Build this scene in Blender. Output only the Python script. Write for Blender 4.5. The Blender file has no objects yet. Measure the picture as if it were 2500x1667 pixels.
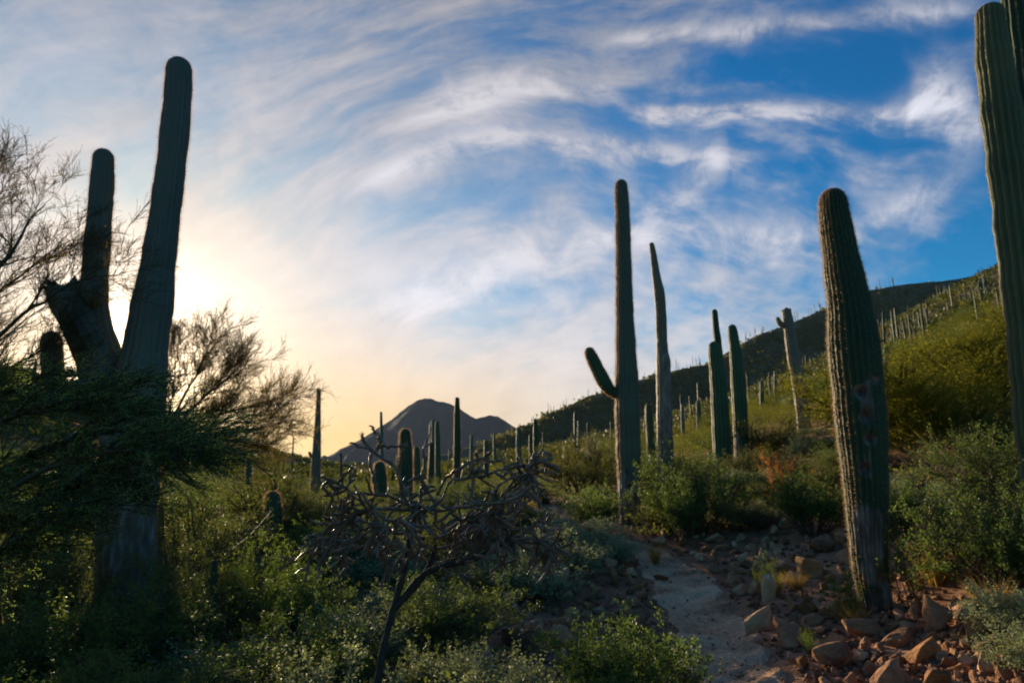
import bpy, math, random
import numpy as np
from mathutils import Vector

random.seed(7)
rng = np.random.default_rng(7)
PI = math.pi
S = bpy.context.scene
COL = S.collection

# ------------------------------------------------------------------ camera
EYE = 1.6
FPX = 683.0                      # focal length in pixels of a 1024 wide frame (24 mm)
PITCH = math.radians(12.5)
CP, SP = math.cos(PITCH), math.sin(PITCH)
cam_d = bpy.data.cameras.new('camera')
cam_d.lens = 24.0
cam_d.sensor_width = 36.0
cam_d.clip_start = 0.05
cam_d.clip_end = 30000
cam_d.dof.use_dof = True
cam_d.dof.focus_distance = 1.2
cam_d.dof.aperture_fstop = 8.0
cam = bpy.data.objects.new('camera', cam_d)
COL.objects.link(cam)
cam.location = (0, 0, EYE)
cam.rotation_euler = (PI / 2 + PITCH, 0, 0)
S.camera = cam


def ray(px, py):
    """x/y and z/y of the ray through a point of the 1024 x 682 frame"""
    u = (px - 512.0) / FPX
    v = (341.0 - py) / FPX
    d = CP - v * SP
    return u / d, (SP + v * CP) / d


def azel(px, py):
    s, t = ray(px, py)
    return math.atan(s), math.atan(t / math.sqrt(1 + s * s))


# ------------------------------------------------------------------ light
SUN_S, SUN_T = ray(139, 354)
SUN_DIR = Vector((SUN_S, 1, SUN_T)).normalized()
SUN_EL = math.asin(SUN_DIR.z)
SUN_AZ = math.atan2(SUN_DIR.x, SUN_DIR.y)       # from +Y towards +X
S.view_settings.view_transform = 'Standard'
S.view_settings.look = 'None'
S.view_settings.exposure = 0.95
S.view_settings.gamma = 1.0
S.view_settings.use_curve_mapping = False
S.render.engine = 'CYCLES'
S.cycles.max_bounces = 6
S.cycles.diffuse_bounces = 3
S.cycles.transmission_bounces = 4
S.cycles.transparent_max_bounces = 8
S.cycles.volume_bounces = 0
S.cycles.use_denoising = True
S.cycles.sample_clamp_indirect = 4.0

ld = bpy.data.lights.new('sun', 'SUN')
ld.energy = 5.0
ld.angle = math.radians(0.5)
ld.color = (1.0, 0.80, 0.52)
sun = bpy.data.objects.new('sun', ld)
COL.objects.link(sun)
sun.location = (-30, 50, 30)
sun.rotation_euler = SUN_DIR.to_track_quat('Z', 'Y').to_euler()


class E:
    """tiny expression helper over math nodes"""
    def __init__(self, nt, s):
        self.nt, self.s = nt, s

    def _m(self, op, *a, clamp=False):
        n = self.nt.nodes.new('ShaderNodeMath')
        n.operation = op
        n.use_clamp = clamp
        for i, q in enumerate(a):
            if isinstance(q, E):
                self.nt.links.new(q.s, n.inputs[i])
            else:
                n.inputs[i].default_value = float(q)
        return E(self.nt, n.outputs[0])

    def __add__(self, o): return self._m('ADD', self, o)
    def __radd__(self, o): return self._m('ADD', o, self)
    def __sub__(self, o): return self._m('SUBTRACT', self, o)
    def __rsub__(self, o): return self._m('SUBTRACT', o, self)
    def __mul__(self, o): return self._m('MULTIPLY', self, o)
    def __rmul__(self, o): return self._m('MULTIPLY', o, self)
    def __truediv__(self, o): return self._m('DIVIDE', self, o)
    def f(self, op, *a, **k): return self._m(op, self, *a, **k)
    def clamp(self): return self._m('ADD', self, 0.0, clamp=True)

    def ss(self, a, b):
        n = self.nt.nodes.new('ShaderNodeMapRange')
        n.interpolation_type = 'SMOOTHSTEP'
        self.nt.links.new(self.s, n.inputs[0])
        n.inputs[1].default_value = a
        n.inputs[2].default_value = b
        return E(self.nt, n.outputs[0])


def vec(nt, x, y, z):
    n = nt.nodes.new('ShaderNodeCombineXYZ')
    for i, q in enumerate((x, y, z)):
        if isinstance(q, E):
            nt.links.new(q.s, n.inputs[i])
        else:
            n.inputs[i].default_value = float(q)
    return n.outputs[0]


def vmath(nt, op, a, b=None, scale=None):
    n = nt.nodes.new('ShaderNodeVectorMath')
    n.operation = op
    for i, q in enumerate((a, b)):
        if q is None:
            continue
        if isinstance(q, (tuple, list, Vector)):
            n.inputs[i].default_value = tuple(q)
        else:
            nt.links.new(q, n.inputs[i])
    if scale is not None:
        n.inputs['Scale'].default_value = scale
    return n.outputs['Value'] if op in ('DOT_PRODUCT', 'LENGTH', 'DISTANCE') else n.outputs[0]


def noise(nt, v, scale, detail=4, rough=.55, dist=0.0, out='Fac'):
    n = nt.nodes.new('ShaderNodeTexNoise')
    n.inputs['Scale'].default_value = scale
    n.inputs['Detail'].default_value = detail
    n.inputs['Roughness'].default_value = rough
    n.inputs['Distortion'].default_value = dist
    if v is not None:
        nt.links.new(v, n.inputs['Vector'])
    return E(nt, n.outputs[0]) if out == 'Fac' else n.outputs['Color']


def mixc(nt, fac, a, b, mode='MIX'):
    n = nt.nodes.new('ShaderNodeMix')
    n.data_type = 'RGBA'
    n.blend_type = mode
    for i, q in ((0, fac), (6, a), (7, b)):
        if isinstance(q, E):
            nt.links.new(q.s, n.inputs[i])
        elif isinstance(q, (int, float)):
            n.inputs[i].default_value = q
        elif isinstance(q, (tuple, list)):
            n.inputs[i].default_value = tuple(q) + ((1,) if len(q) == 3 else ())
        else:
            nt.links.new(q, n.inputs[i])
    return n.outputs[2]


def build_world():
    w = bpy.data.worlds.new('World')
    S.world = w
    w.use_nodes = True
    nt = w.node_tree
    for n in list(nt.nodes):
        nt.nodes.remove(n)
    out = nt.nodes.new('ShaderNodeOutputWorld')
    bg = nt.nodes.new('ShaderNodeBackground')
    bg.inputs[1].default_value = 0.1
    nt.links.new(bg.outputs[0], out.inputs[0])
    sky = nt.nodes.new('ShaderNodeTexSky')
    sky.sky_type = 'NISHITA'
    sky.sun_disc = False
    sky.sun_elevation = SUN_EL
    sky.sun_rotation = SUN_AZ
    sky.air_density = 1.0
    sky.dust_density = 0.6
    sky.ozone_density = 3.0
    tc = nt.nodes.new('ShaderNodeTexCoord')
    d = vmath(nt, 'NORMALIZE', tc.outputs['Generated'])
    sep = nt.nodes.new('ShaderNodeSeparateXYZ')
    nt.links.new(d, sep.inputs[0])
    x, y, z = (E(nt, sep.outputs[i]) for i in range(3))
    az = x.f('ARCTAN2', y)
    el = z.f('ARCSINE')
    # angle to the sun
    ca = E(nt, vmath(nt, 'DOT_PRODUCT', d, tuple(SUN_DIR)))
    ang = ca.f('MINIMUM', 0.99999).f('ARCCOSINE')
    # warp shared by all the cirrus
    wn = noise(nt, d, 2.2, 3, .5, out='Color')
    wv = vmath(nt, 'SCALE', vmath(nt, 'SUBTRACT', wn, (.5, .5, .5)), scale=0.24)
    wd = vmath(nt, 'ADD', d, wv)
    # cirrus combed along arcs about a point on the horizon
    s0, t0 = ray(625, 790)
    D0 = Vector((s0, 1, t0)).normalized()
    A = (Vector((0, 0, 1)) - D0 * D0.z).normalized()
    B = D0.cross(A)
    c0 = E(nt, vmath(nt, 'DOT_PRODUCT', wd, tuple(D0)))
    ca_ = E(nt, vmath(nt, 'DOT_PRODUCT', wd, tuple(A)))
    cb_ = E(nt, vmath(nt, 'DOT_PRODUCT', wd, tuple(B)))
    r_ = (ca_ * ca_ + cb_ * cb_).f('SQRT')
    th = r_.f('ARCTAN2', c0)
    ph = cb_.f('ARCTAN2', ca_)
    n1 = noise(nt, vec(nt, th * 12.0, ph * 3.2, 0.0), 1.0, 9, .60, 0.15)
    n2 = noise(nt, vec(nt, th * 46.0, ph * 9.0, 3.0), 1.0, 6, .56, 0.1)
    # low streaks rising to the right out of the glow
    n3 = noise(nt, vec(nt, (el - az * 0.42) * 17.0, (az + el * .4) * 3.4, 5.0), 1.0, 7, .6, 0.5)
    n4 = noise(nt, wd, 3.0, 4, .5)
    lowm = el.ss(0.42, 0.10)
    st = n1 * (1.0 - lowm * .75) + n3 * (lowm * .75)
    # veil: thick round the sun, thin far from it
    veil = ang.ss(1.25, 0.25)
    cov = veil * .20 + el.ss(.46, .05) * ang.ss(1.3, .7) * .30 + (n4 - .5) * .55 - .03
    n5 = noise(nt, wd, 9.0, 8, .66, 0.3)
    dens = (st + cov + (n2 - .5) * .22 + (n5 - .5) * .34)
    # broken towards the far side, an even sheet towards the sun
    den = dens.ss(.43, .86) * .90
    thin = ang.ss(.92, .08) * .80
    den = thin + den * (1.0 - thin)

    strands = [
        # (azimuth/elevation path, width, weight)
        ([(350, 196), (385, 172), (430, 152), (480, 138), (520, 134), (570, 140), (640, 152), (760, 158)],
         [.012, .016, .020, .018, .016, .02, .018, .008], .55),
        ([(395, 128), (430, 106), (480, 92), (535, 82), (600, 92), (650, 116), (740, 110), (880, 112), (930, 104), (975, 108)],
         [.010, .020, .028, .022, .014, .012, .012, .014, .030, .040], .60),
        ([(600, 45), (660, 30), (740, 30), (820, 22), (900, 12), (990, 3)],
         [.006, .012, .018, .014, .016, .010], .50),
        ([(600, 232), (680, 232), (760, 238), (820, 236), (900, 205), (960, 175)],
         [.010, .022, .030, .018, .022, .03], .50),
        ([(635, 215), (680, 198), (712, 168), (730, 150)],
         [.006, .028, .040, .008], .40),
        ([(360, 320), (430, 290), (500, 268), (570, 246), (620, 240)],
         [.01, .03, .04, .045, .02], .38),
        ([(905, 125), (930, 96), (955, 108), (985, 122)],
         [.01, .035, .050, .02], .60),
    ]
    acc = n1 * 0.0
    for pts, wid, wt in strands:
        ae = [azel(*p) for p in pts]
        a0, a1 = ae[0][0], ae[-1][0]
        e0 = min(q[1] for q in ae) - .02
        e1 = max(q[1] for q in ae) + .02
        t = (az - a0) / (a1 - a0)
        fc = nt.nodes.new('ShaderNodeFloatCurve')
        fw = nt.nodes.new('ShaderNodeFloatCurve')
        for node, vals in ((fc, [(q[1] - e0) / (e1 - e0) for q in ae]), (fw, [q / .08 for q in wid])):
            cu = node.mapping.curves[0]
            while len(cu.points) > 2:
                cu.points.remove(cu.points[1])
            xs = [(q[0] - a0) / (a1 - a0) for q in ae]
            cu.points[0].location = (0, vals[0])
            cu.points[1].location = (1, vals[-1])
            for xx, vv in list(zip(xs, vals))[1:-1]:
                cu.points.new(xx, vv)
            node.mapping.update()
            nt.links.new(t.clamp().s, node.inputs['Value'])
        ec = E(nt, fc.outputs[0]) * (e1 - e0) + e0
        ww = E(nt, fw.outputs[0]) * .08
        off = (el - ec + (n2 - .5) * .035 + (n1 - .5) * .03)
        m = (off * off / (ww * ww) * -1.0).f('EXPONENT')
        ends = t.ss(-.06, .12) * t.ss(1.06, .88)
        m = m * ends * (n2 * .7 + n5.ss(.38, .62) * .75).clamp() * (wt * 1.55)
        den = den + m * (1.0 - den)
        acc = acc + m
    # brightness of cloud: forward scattering round the sun
    glow = (ang * -3.0).f('EXPONENT')
    core = (ang * -25.0).f('EXPONENT')
    hor = el.ss(.30, .03)
    bri = glow * 0.9 + 2.35 + el.ss(.50, .10) * ang.ss(1.2, .5) * 1.5 + (ang * -4.6).f('EXPONENT') * 2.6 + core * 40.0 - el.ss(.35, .80) * .9 + (n1 - .5) * 1.8 * ang.ss(.1, .5) + (n5 - .5) * 1.2 + (n2 - .5) * 1.0
    bri = bri + acc * 1.1
    cw = mixc(nt, (hor * ang.ss(1.0, .15) * 1.15).clamp(), (1.0, .97, 1.04), (1.28, .80, .30))
    cw = mixc(nt, ang.ss(.40, .05) * .7, cw, (1.20, .90, .55))
    cw = mixc(nt, ang.ss(.5, 1.3) * .6, cw, (.88, .94, 1.12))
    cloud = vmath(nt, 'SCALE', cw)
    nt.links.new(bri.s, cloud.node.inputs['Scale'])
    hs = nt.nodes.new('ShaderNodeHueSaturation')
    hs.inputs['Saturation'].default_value = 1.35
    hs.inputs['Value'].default_value = 1.0
    nt.links.new(sky.outputs[0], hs.inputs['Color'])
    blue = mixc(nt, 1.0, hs.outputs[0], (.09, .70, .80), 'MULTIPLY')
    res = mixc(nt, den.clamp(), blue, cloud)
    nt.links.new(res, bg.inputs[0])
    w.cycles.sampling_method = 'MANUAL'
    w.cycles.sample_map_resolution = 1024


build_world()

# ------------------------------------------------------------------ helpers
def mesh(name, V, faces, mats=(), smooth=False, attrs=None):
    """V (n,3); faces: list of int arrays (m,3) or (m,4)"""
    me = bpy.data.meshes.new(name)
    V = np.asarray(V, dtype=np.float32)
    me.vertices.add(len(V))
    me.vertices.foreach_set('co', V.ravel())
    faces = [np.asarray(f, dtype=np.int32) for f in faces if len(f)]
    loops = np.concatenate([f.ravel() for f in faces])
    sizes = np.concatenate([np.full(len(f), f.shape[1], dtype=np.int32) for f in faces])
    starts = np.concatenate([[0], np.cumsum(sizes)[:-1]]).astype(np.int32)
    me.loops.add(len(loops))
    me.loops.foreach_set('vertex_index', loops)
    me.polygons.add(len(sizes))
    me.polygons.foreach_set('loop_start', starts)
    me.polygons.foreach_set('loop_total', sizes)
    if smooth:
        me.polygons.foreach_set('use_smooth', np.ones(len(sizes), dtype=bool))
    for k, a in (attrs or {}).items():
        at = me.attributes.new(k, 'FLOAT', 'POINT')
        at.data.foreach_set('value', np.asarray(a, dtype=np.float32))
    me.update(calc_edges=True)
    for m in mats:
        me.materials.append(m)
    return me


def link(name, data, parent=None, loc=(0, 0, 0), rot=(0, 0, 0), scale=(1, 1, 1), kind=None, label=None, cat=None, group=None):
    o = bpy.data.objects.new(name, data)
    COL.objects.link(o)
    o.location, o.rotation_euler = loc, rot
    o.scale = scale if hasattr(scale, '__len__') else (scale,) * 3
    if parent is not None:
        o.parent = parent
    if kind: o['kind'] = kind
    if label: o['label'] = label
    if cat: o['category'] = cat
    if group: o['group'] = group
    return o


class Geo:
    """collects vertices and faces of one mesh"""
    def __init__(self):
        self.V, self.F, self.n, self.A = [], [], 0, []

    def add(self, V, faces, a=None):
        V = np.asarray(V, dtype=float).reshape(-1, 3)
        self.V.append(V)
        self.A.append(np.zeros(len(V)) if a is None else np.asarray(a, dtype=float).ravel())
        for f in faces:
            self.F.append(np.asarray(f) + self.n)
        self.n += len(V)

    def build(self, name, mats=(), smooth=False, attr='tint'):
        return mesh(name, np.concatenate(self.V), self.F, mats, smooth, {attr: np.concatenate(self.A)})


def norm(v):
    return v / np.maximum(np.linalg.norm(v, axis=-1, keepdims=True), 1e-9)


def tubes(P, R, m=3, closed_tip=True, tint=None):
    """P (N,k,3) centre lines, R (N,k) radii"""
    N, k, _ = P.shape
    d = norm(P[:, -1] - P[:, 0])
    up = np.where(np.abs(d[:, 2:3]) > .9, np.array([[1., 0, 0]]), np.array([[0, 0, 1.]]))
    a = norm(np.cross(d, up))
    b = np.cross(d, a)
    th = np.arange(m) * 2 * PI / m
    ring = a[:, None, None] * np.cos(th)[None, None, :, None] + b[:, None, None] * np.sin(th)[None, None, :, None]
    V = P[:, :, None] + ring * R[:, :, None, None]
    idx = np.arange(N * k * m).reshape(N, k, m)
    nx = np.roll(idx, -1, axis=2)
    q = np.stack([idx[:, :-1], nx[:, :-1], nx[:, 1:], idx[:, 1:]], -1).reshape(-1, 4)
    t = np.zeros(N) if tint is None else tint
    return V.reshape(-1, 3), [q], np.repeat(t, k * m)


def grow(P, R, n, length, angle, k=3, up=0.15, wig=.12, rr=.55, t0=.2, droop=0.0, bias=None, g=rng):
    """n children on the lines P; returns P', R'"""
    N, kk, _ = P.shape
    pa = g.integers(0, N, n)
    t = (t0 + (1 - t0) * g.random(n)) * (kk - 1)
    i = np.minimum(t.astype(int), kk - 2)
    f = (t - i)[:, None]
    p0 = P[pa, i] * (1 - f) + P[pa, i + 1] * f
    r0 = (R[pa, i] * (1 - f[:, 0]) + R[pa, i + 1] * f[:, 0]) * rr
    tan = norm(P[pa, i + 1] - P[pa, i])
    rnd = g.normal(size=(n, 3))
    side = norm(rnd - (rnd * tan).sum(-1, keepdims=True) * tan)
    an = angle * (.6 + .8 * g.random(n))[:, None]
    d = norm(tan * np.cos(an) + side * np.sin(an) + np.array([0, 0, up]))
    if bias is not None:
        d = norm(d + np.asarray(bias))
    L = (length[0] + (length[1] - length[0]) * g.random(n)) / (k - 1)
    out = [p0]
    for j in range(k - 1):
        d = norm(d + g.normal(size=(n, 3)) * wig + np.array([0, 0, -droop]))
        out.append(out[-1] + d * L[:, None])
    Pn = np.stack(out, 1)
    tap = np.linspace(1, .35, k)[None]
    return Pn, np.maximum(r0[:, None] * tap, 1e-4)


def leaves(P, n, size, spread=.01, aspect=.5, upright=0.0, t0=.15, g=rng):
    """diamond leaves sprinkled along lines P"""
    N, kk, _ = P.shape
    pa = g.integers(0, N, n)
    t = (t0 + (1 - t0) * g.random(n)) * (kk - 1)
    i = np.minimum(t.astype(int), kk - 2)
    f = (t - i)[:, None]
    c = P[pa, i] * (1 - f) + P[pa, i + 1] * f + g.normal(size=(n, 3)) * spread
    a = norm(g.normal(size=(n, 3)) + np.array([0, 0, upright]))
    b = norm(np.cross(a, g.normal(size=(n, 3))))
    s = (size * (.6 + .8 * g.random(n)))[:, None]
    V = np.stack([c, c + a * s * .5 + b * s * aspect * .5, c + a * s, c + a * s * .5 - b * s * aspect * .5], 1)
    F = np.arange(n * 4).reshape(n, 4)
    return V.reshape(-1, 3), [F], np.repeat(g.random(n), 4)


# ------------------------------------------------------------------ materials
def new_mat(name):
    m = bpy.data.materials.new(name)
    m.use_nodes = True
    nt = m.node_tree
    for n in list(nt.nodes):
        nt.nodes.remove(n)
    out = nt.nodes.new('ShaderNodeOutputMaterial')
    return m, nt, out


def attr(nt, name, out='Fac'):
    n = nt.nodes.new('ShaderNodeAttribute')
    n.attribute_name = name
    return E(nt, n.outputs[out])


def objrand(nt):
    n = nt.nodes.new('ShaderNodeObjectInfo')
    return E(nt, n.outputs['Random'])


def ramp(nt, fac, stops):
    n = nt.nodes.new('ShaderNodeValToRGB')
    cr = n.color_ramp
    while len(cr.elements) > 1:
        cr.elements.remove(cr.elements[-1])
    cr.elements[0].position = stops[0][0]
    cr.elements[0].color = tuple(stops[0][1]) + (1,)
    for p, c in stops[1:]:
        e = cr.elements.new(p)
        e.color = tuple(c) + (1,)
    nt.links.new(fac.s, n.inputs[0])
    return n.outputs[0]


def gpos(nt):
    n = nt.nodes.new('ShaderNodeNewGeometry')
    return n.outputs['Position']


def ocoord(nt):
    n = nt.nodes.new('ShaderNodeTexCoord')
    return n.outputs['Object']


def surf(nt, out, col, rough=.8, spec=.3, bump=None, bstr=.3, bdist=.02, transl=0.0, tcol=None):
    p = nt.nodes.new('ShaderNodeBsdfPrincipled')
    p.inputs['Roughness'].default_value = rough
    p.inputs['Specular IOR Level'].default_value = spec
    if isinstance(col, (tuple, list)):
        p.inputs['Base Color'].default_value = tuple(col) + (1,)
    else:
        nt.links.new(col, p.inputs['Base Color'])
    nrm = None
    if bump is not None:
        b = nt.nodes.new('ShaderNodeBump')
        b.inputs['Strength'].default_value = bstr
        b.inputs['Distance'].default_value = bdist
        nt.links.new(bump.s, b.inputs['Height'])
        nt.links.new(b.outputs[0], p.inputs['Normal'])
    if transl > 0:
        t = nt.nodes.new('ShaderNodeBsdfTranslucent')
        tc = tcol if tcol is not None else col
        if isinstance(tc, (tuple, list)):
            t.inputs[0].default_value = tuple(tc) + (1,)
        else:
            nt.links.new(tc, t.inputs[0])
        mx = nt.nodes.new('ShaderNodeMixShader')
        mx.inputs[0].default_value = transl
        nt.links.new(p.outputs[0], mx.inputs[1])
        nt.links.new(t.outputs[0], mx.inputs[2])
        nt.links.new(mx.outputs[0], out.inputs[0])
    else:
        nt.links.new(p.outputs[0], out.inputs[0])


def leaf_mat(name, c0, c1, transl=.45, rough=.55, gain=1.6):
    m, nt, out = new_mat(name)
    f = (attr(nt, 'tint') * .65 + objrand(nt) * .35)
    c = ramp(nt, f, [(0, c0), (1, c1)])
    tc = mixc(nt, 1.0, c, (gain * 1.1, gain, gain * .5), 'MULTIPLY')
    surf(nt, out, c, rough, .10, transl=transl, tcol=tc)
    return m


def wood_mat(name, c0, c1, rough=.75, spec=.3, scale=30):
    m, nt, out = new_mat(name)
    n = noise(nt, ocoord(nt), scale, 4, .6)
    c = ramp(nt, n, [(.3, c0), (.7, c1)])
    surf(nt, out, c, rough, spec, bump=n, bstr=.5, bdist=.01)
    return m


M = {}
M['creosote'] = leaf_mat('creosote_leaf', (.050, .075, .022), (.140, .165, .045), transl=.40)
M['sage'] = leaf_mat('brittlebush_leaf', (.15, .19, .11), (.30, .35, .21), transl=.3, gain=1.2)
M['jojoba'] = leaf_mat('jojoba_leaf', (.045, .080, .022), (.115, .175, .048), transl=.4)
M['palo'] = leaf_mat('palo_verde_twig', (.080, .095, .014), (.210, .200, .028), transl=.38)
M['palodark'] = leaf_mat('palo_verde_leaf', (.10, .18, .06), (.20, .29, .09), transl=.5)
M['darkleaf'] = leaf_mat('dark_leaf', (.050, .090, .022), (.110, .155, .040), transl=.35)
M['brush'] = leaf_mat('far_brush', (.026, .042, .014), (.085, .100, .030), transl=.22)
M['brush_olive'] = leaf_mat('far_brush_olive', (.055, .062, .018), (.140, .135, .036), transl=.28)
M['palogold'] = leaf_mat('golden_palo_verde_leaf', (.110, .125, .016), (.270, .260, .035), transl=.5)
M['straw'] = leaf_mat('straw', (.20, .13, .045), (.42, .30, .12), transl=.4)
M['orange'] = leaf_mat('rust_leaf', (.22, .075, .012), (.40, .17, .03), transl=.4)
M['bark'] = wood_mat('palo_verde_bark', (.020, .028, .012), (.060, .065, .028))
M['stem'] = wood_mat('shrub_stem', (.05, .035, .022), (.14, .10, .065))
M['twig'] = wood_mat('dry_twig', (.07, .045, .04), (.17, .12, .10))
M['backlit'] = leaf_mat('backlight_gold_leaf', (.085, .062, .020), (.24, .165, .045), transl=.6)  # gold of the low sun behind the leaves is put into their colour
M['grass'] = leaf_mat('spring_grass', (.06, .105, .022), (.14, .20, .045), transl=.45)


def spine_mat():
    m, nt, out = new_mat('spine')
    c = ramp(nt, attr(nt, 'tint'), [(0, (.26, .14, .07)), (1, (.62, .42, .25))])
    dk = mixc(nt, 1.0, c, (.30, .32, .34), 'MULTIPLY')
    surf(nt, out, dk, .5, .3, transl=.55, tcol=c)
    return m


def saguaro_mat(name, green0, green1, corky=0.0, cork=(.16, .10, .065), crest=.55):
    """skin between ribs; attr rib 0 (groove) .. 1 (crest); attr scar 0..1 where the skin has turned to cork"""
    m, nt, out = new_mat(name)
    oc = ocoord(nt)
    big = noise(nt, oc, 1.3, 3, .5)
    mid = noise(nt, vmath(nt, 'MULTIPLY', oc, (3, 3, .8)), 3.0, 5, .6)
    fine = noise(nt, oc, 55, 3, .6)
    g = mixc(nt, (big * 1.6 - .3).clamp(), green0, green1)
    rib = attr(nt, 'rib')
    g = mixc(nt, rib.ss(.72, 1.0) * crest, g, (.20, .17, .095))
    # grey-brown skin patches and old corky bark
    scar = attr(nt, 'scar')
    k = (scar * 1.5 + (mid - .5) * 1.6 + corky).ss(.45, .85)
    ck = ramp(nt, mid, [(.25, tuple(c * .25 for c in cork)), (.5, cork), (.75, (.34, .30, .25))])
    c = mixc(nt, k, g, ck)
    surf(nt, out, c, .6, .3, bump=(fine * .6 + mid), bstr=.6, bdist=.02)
    return m


M['spine'] = spine_mat()
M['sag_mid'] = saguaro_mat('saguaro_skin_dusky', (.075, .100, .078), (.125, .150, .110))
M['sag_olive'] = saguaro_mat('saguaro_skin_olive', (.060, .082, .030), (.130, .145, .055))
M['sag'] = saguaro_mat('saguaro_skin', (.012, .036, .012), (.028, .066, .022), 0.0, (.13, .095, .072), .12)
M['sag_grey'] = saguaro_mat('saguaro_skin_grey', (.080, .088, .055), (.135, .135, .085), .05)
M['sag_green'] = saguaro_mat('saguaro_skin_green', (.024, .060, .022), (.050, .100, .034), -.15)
M['sag_brown'] = saguaro_mat('saguaro_skin_brown', (.150, .105, .062), (.22, .155, .100), .20, (.22, .145, .095))


def rock_mat(name, c0, c1, c2):
    m, nt, out = new_mat(name)
    oc = ocoord(nt)
    v = vmath(nt, 'ADD', oc, None)
    r = objrand(nt)
    nt.links.new(vec(nt, r * 37.0, r * 11.0, r * 5.0), v.node.inputs[1])
    a = noise(nt, v, 2.5, 6, .62)
    b = noise(nt, v, 14, 5, .65)
    f = (a * .55 + b * .35 + (r - .5) * .35 + .03)
    c = ramp(nt, f, [(.28, c0), (.5, c1), (.72, c2)])
    surf(nt, out, c, .85, .25, bump=(b + a), bstr=.8, bdist=.03)
    return m


M['rock'] = rock_mat('reddish_rock', (.14, .062, .032), (.44, .21, .10), (.68, .42, .25))
M['rock_pale'] = rock_mat('pale_rock', (.40, .25, .15), (.60, .40, .25), (.72, .54, .37))
M['rock_rust'] = rock_mat('rust_rock', (.16, .06, .022), (.34, .15, .05), (.42, .24, .11))


def ground_mat():
    m, nt, out = new_mat('desert_soil')
    p = gpos(nt)
    a = noise(nt, p, .45, 6, .6)
    b = noise(nt, p, 6.0, 6, .7)
    c_ = noise(nt, p, .03, 5, .6)
    soil = ramp(nt, a * .5 + b * .5, [(.32, (.13, .060, .032)), (.5, (.30, .150, .085)), (.68, (.48, .28, .175))])
    brush = ramp(nt, b, [(.3, (.020, .028, .010)), (.7, (.055, .060, .022))])
    d = E(nt, vmath(nt, 'LENGTH', p))
    k = (c_ * .8 + a * .8 - .45) * d.ss(25, 70) * 2.2
    c = mixc(nt, k.clamp(), soil, brush)
    surf(nt, out, c, .95, .1, bump=(b + a * .6), bstr=.9, bdist=.06)
    return m


def trail_mat():
    m, nt, out = new_mat('trail_dirt')
    p = gpos(nt)
    a = noise(nt, p, 1.3, 6, .6)
    b = noise(nt, p, 16.0, 6, .72)
    vo = nt.nodes.new('ShaderNodeTexVoronoi')
    vo.inputs['Scale'].default_value = 22
    nt.links.new(p, vo.inputs['Vector'])
    pe = E(nt, vo.outputs[0])
    c = ramp(nt, (a * .55 + b * .45 - .5) * 1.35 + .5, [(.30, (.26, .135, .07)), (.47, (.54, .315, .18)), (.62, (.72, .46, .28)), (.75, (.80, .58, .40))])
    surf(nt, out, c, .9, .15, bump=(b + a * 1.2 - pe * .7), bstr=1.0, bdist=.035)
    return m


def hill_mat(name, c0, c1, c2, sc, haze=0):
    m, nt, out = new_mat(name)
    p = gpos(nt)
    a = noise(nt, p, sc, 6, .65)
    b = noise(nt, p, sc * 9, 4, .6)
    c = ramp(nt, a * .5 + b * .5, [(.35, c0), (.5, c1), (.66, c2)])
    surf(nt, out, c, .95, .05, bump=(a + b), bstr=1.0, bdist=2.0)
    return m


M['ground'] = ground_mat()
M['trail'] = trail_mat()
M['ridge'] = hill_mat('ridge_scrub', (.055, .068, .036), (.14, .135, .075), (.25, .20, .13), .16)
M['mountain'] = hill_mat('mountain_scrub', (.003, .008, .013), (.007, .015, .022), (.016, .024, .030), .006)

# ------------------------------------------------------------------ terrain
PXC = np.array([-300, 0, 150, 300, 420, 512, 600, 700, 800, 900, 1024, 1300], float)
SC = (PXC - 512) / 699.0
ROWS = [
    (5, 'z', [-.5, -.35, -.25, -.15, -.05, 0, .02, .03, .06, .14, .35, .9]),
    (8, 'z', [-.5, -.3, -.22, -.12, 0, .05, .08, .12, .18, .34, .75, 1.8]),
    (12, 'z', [-.1, -.1, -.05, .1, .3, .40, .45, .50, .70, 1.1, 1.8, 3.2]),
    (16, 'p', [550, 550, 546, 540, 530, 522, 523, 518, 497, 466, 428, 360]),
    (25, 'p', [480, 500, 508, 512, 503, 492, 484, 470, 448, 414, 372, 300]),
    (50, 'p', [400, 438, 474, 495, 490, 480, 465, 443, 412, 378, 330, 255]),
    (100, 'p', [355, 396, 436, 478, 480, 467, 453, 424, 394, 352, 300, 235]),
    (200, 'p', [330, 370, 412, 462, 472, 451, 440, 408, 380, 334, 276, 210]),
    (300, 'p', [370, 420, 450, 478, 478, 470, 460, 430, 400, 360, 310, 260]),
    (600, 'z', [-10] * 12),
    (12000, 'z', [-10] * 12),
]


def build_table():
    Zs = []
    for Y, k, v in ROWS:
        v = np.array(v, float)
        if k == 'p':
            t = np.array([ray(px, py)[1] for px, py in zip(PXC, v)])
            v = EYE + t * Y
        Zs.append(v)
    Zs = np.array(Zs)
    ly = np.log([r[0] for r in ROWS])
    LY = np.linspace(ly[0], ly[-1], 150)
    SG = np.linspace(SC[0], SC[-1], 160)
    T = np.array([np.interp(LY, ly, Zs[:, j]) for j in range(12)]).T
    T = np.array([np.interp(SG, SC, T[i]) for i in range(150)])
    for _ in range(5):
        P = np.pad(T, 1, mode='edge')
        T = (P[:-2, 1:-1] + P[2:, 1:-1] + 2 * P[1:-1, 1:-1]) / 4
    for _ in range(14):
        P = np.pad(T, 1, mode='edge')
        T = (P[1:-1, :-2] + P[1:-1, 2:] + 2 * P[1:-1, 1:-1]) / 4
    return LY, SG, T


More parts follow.
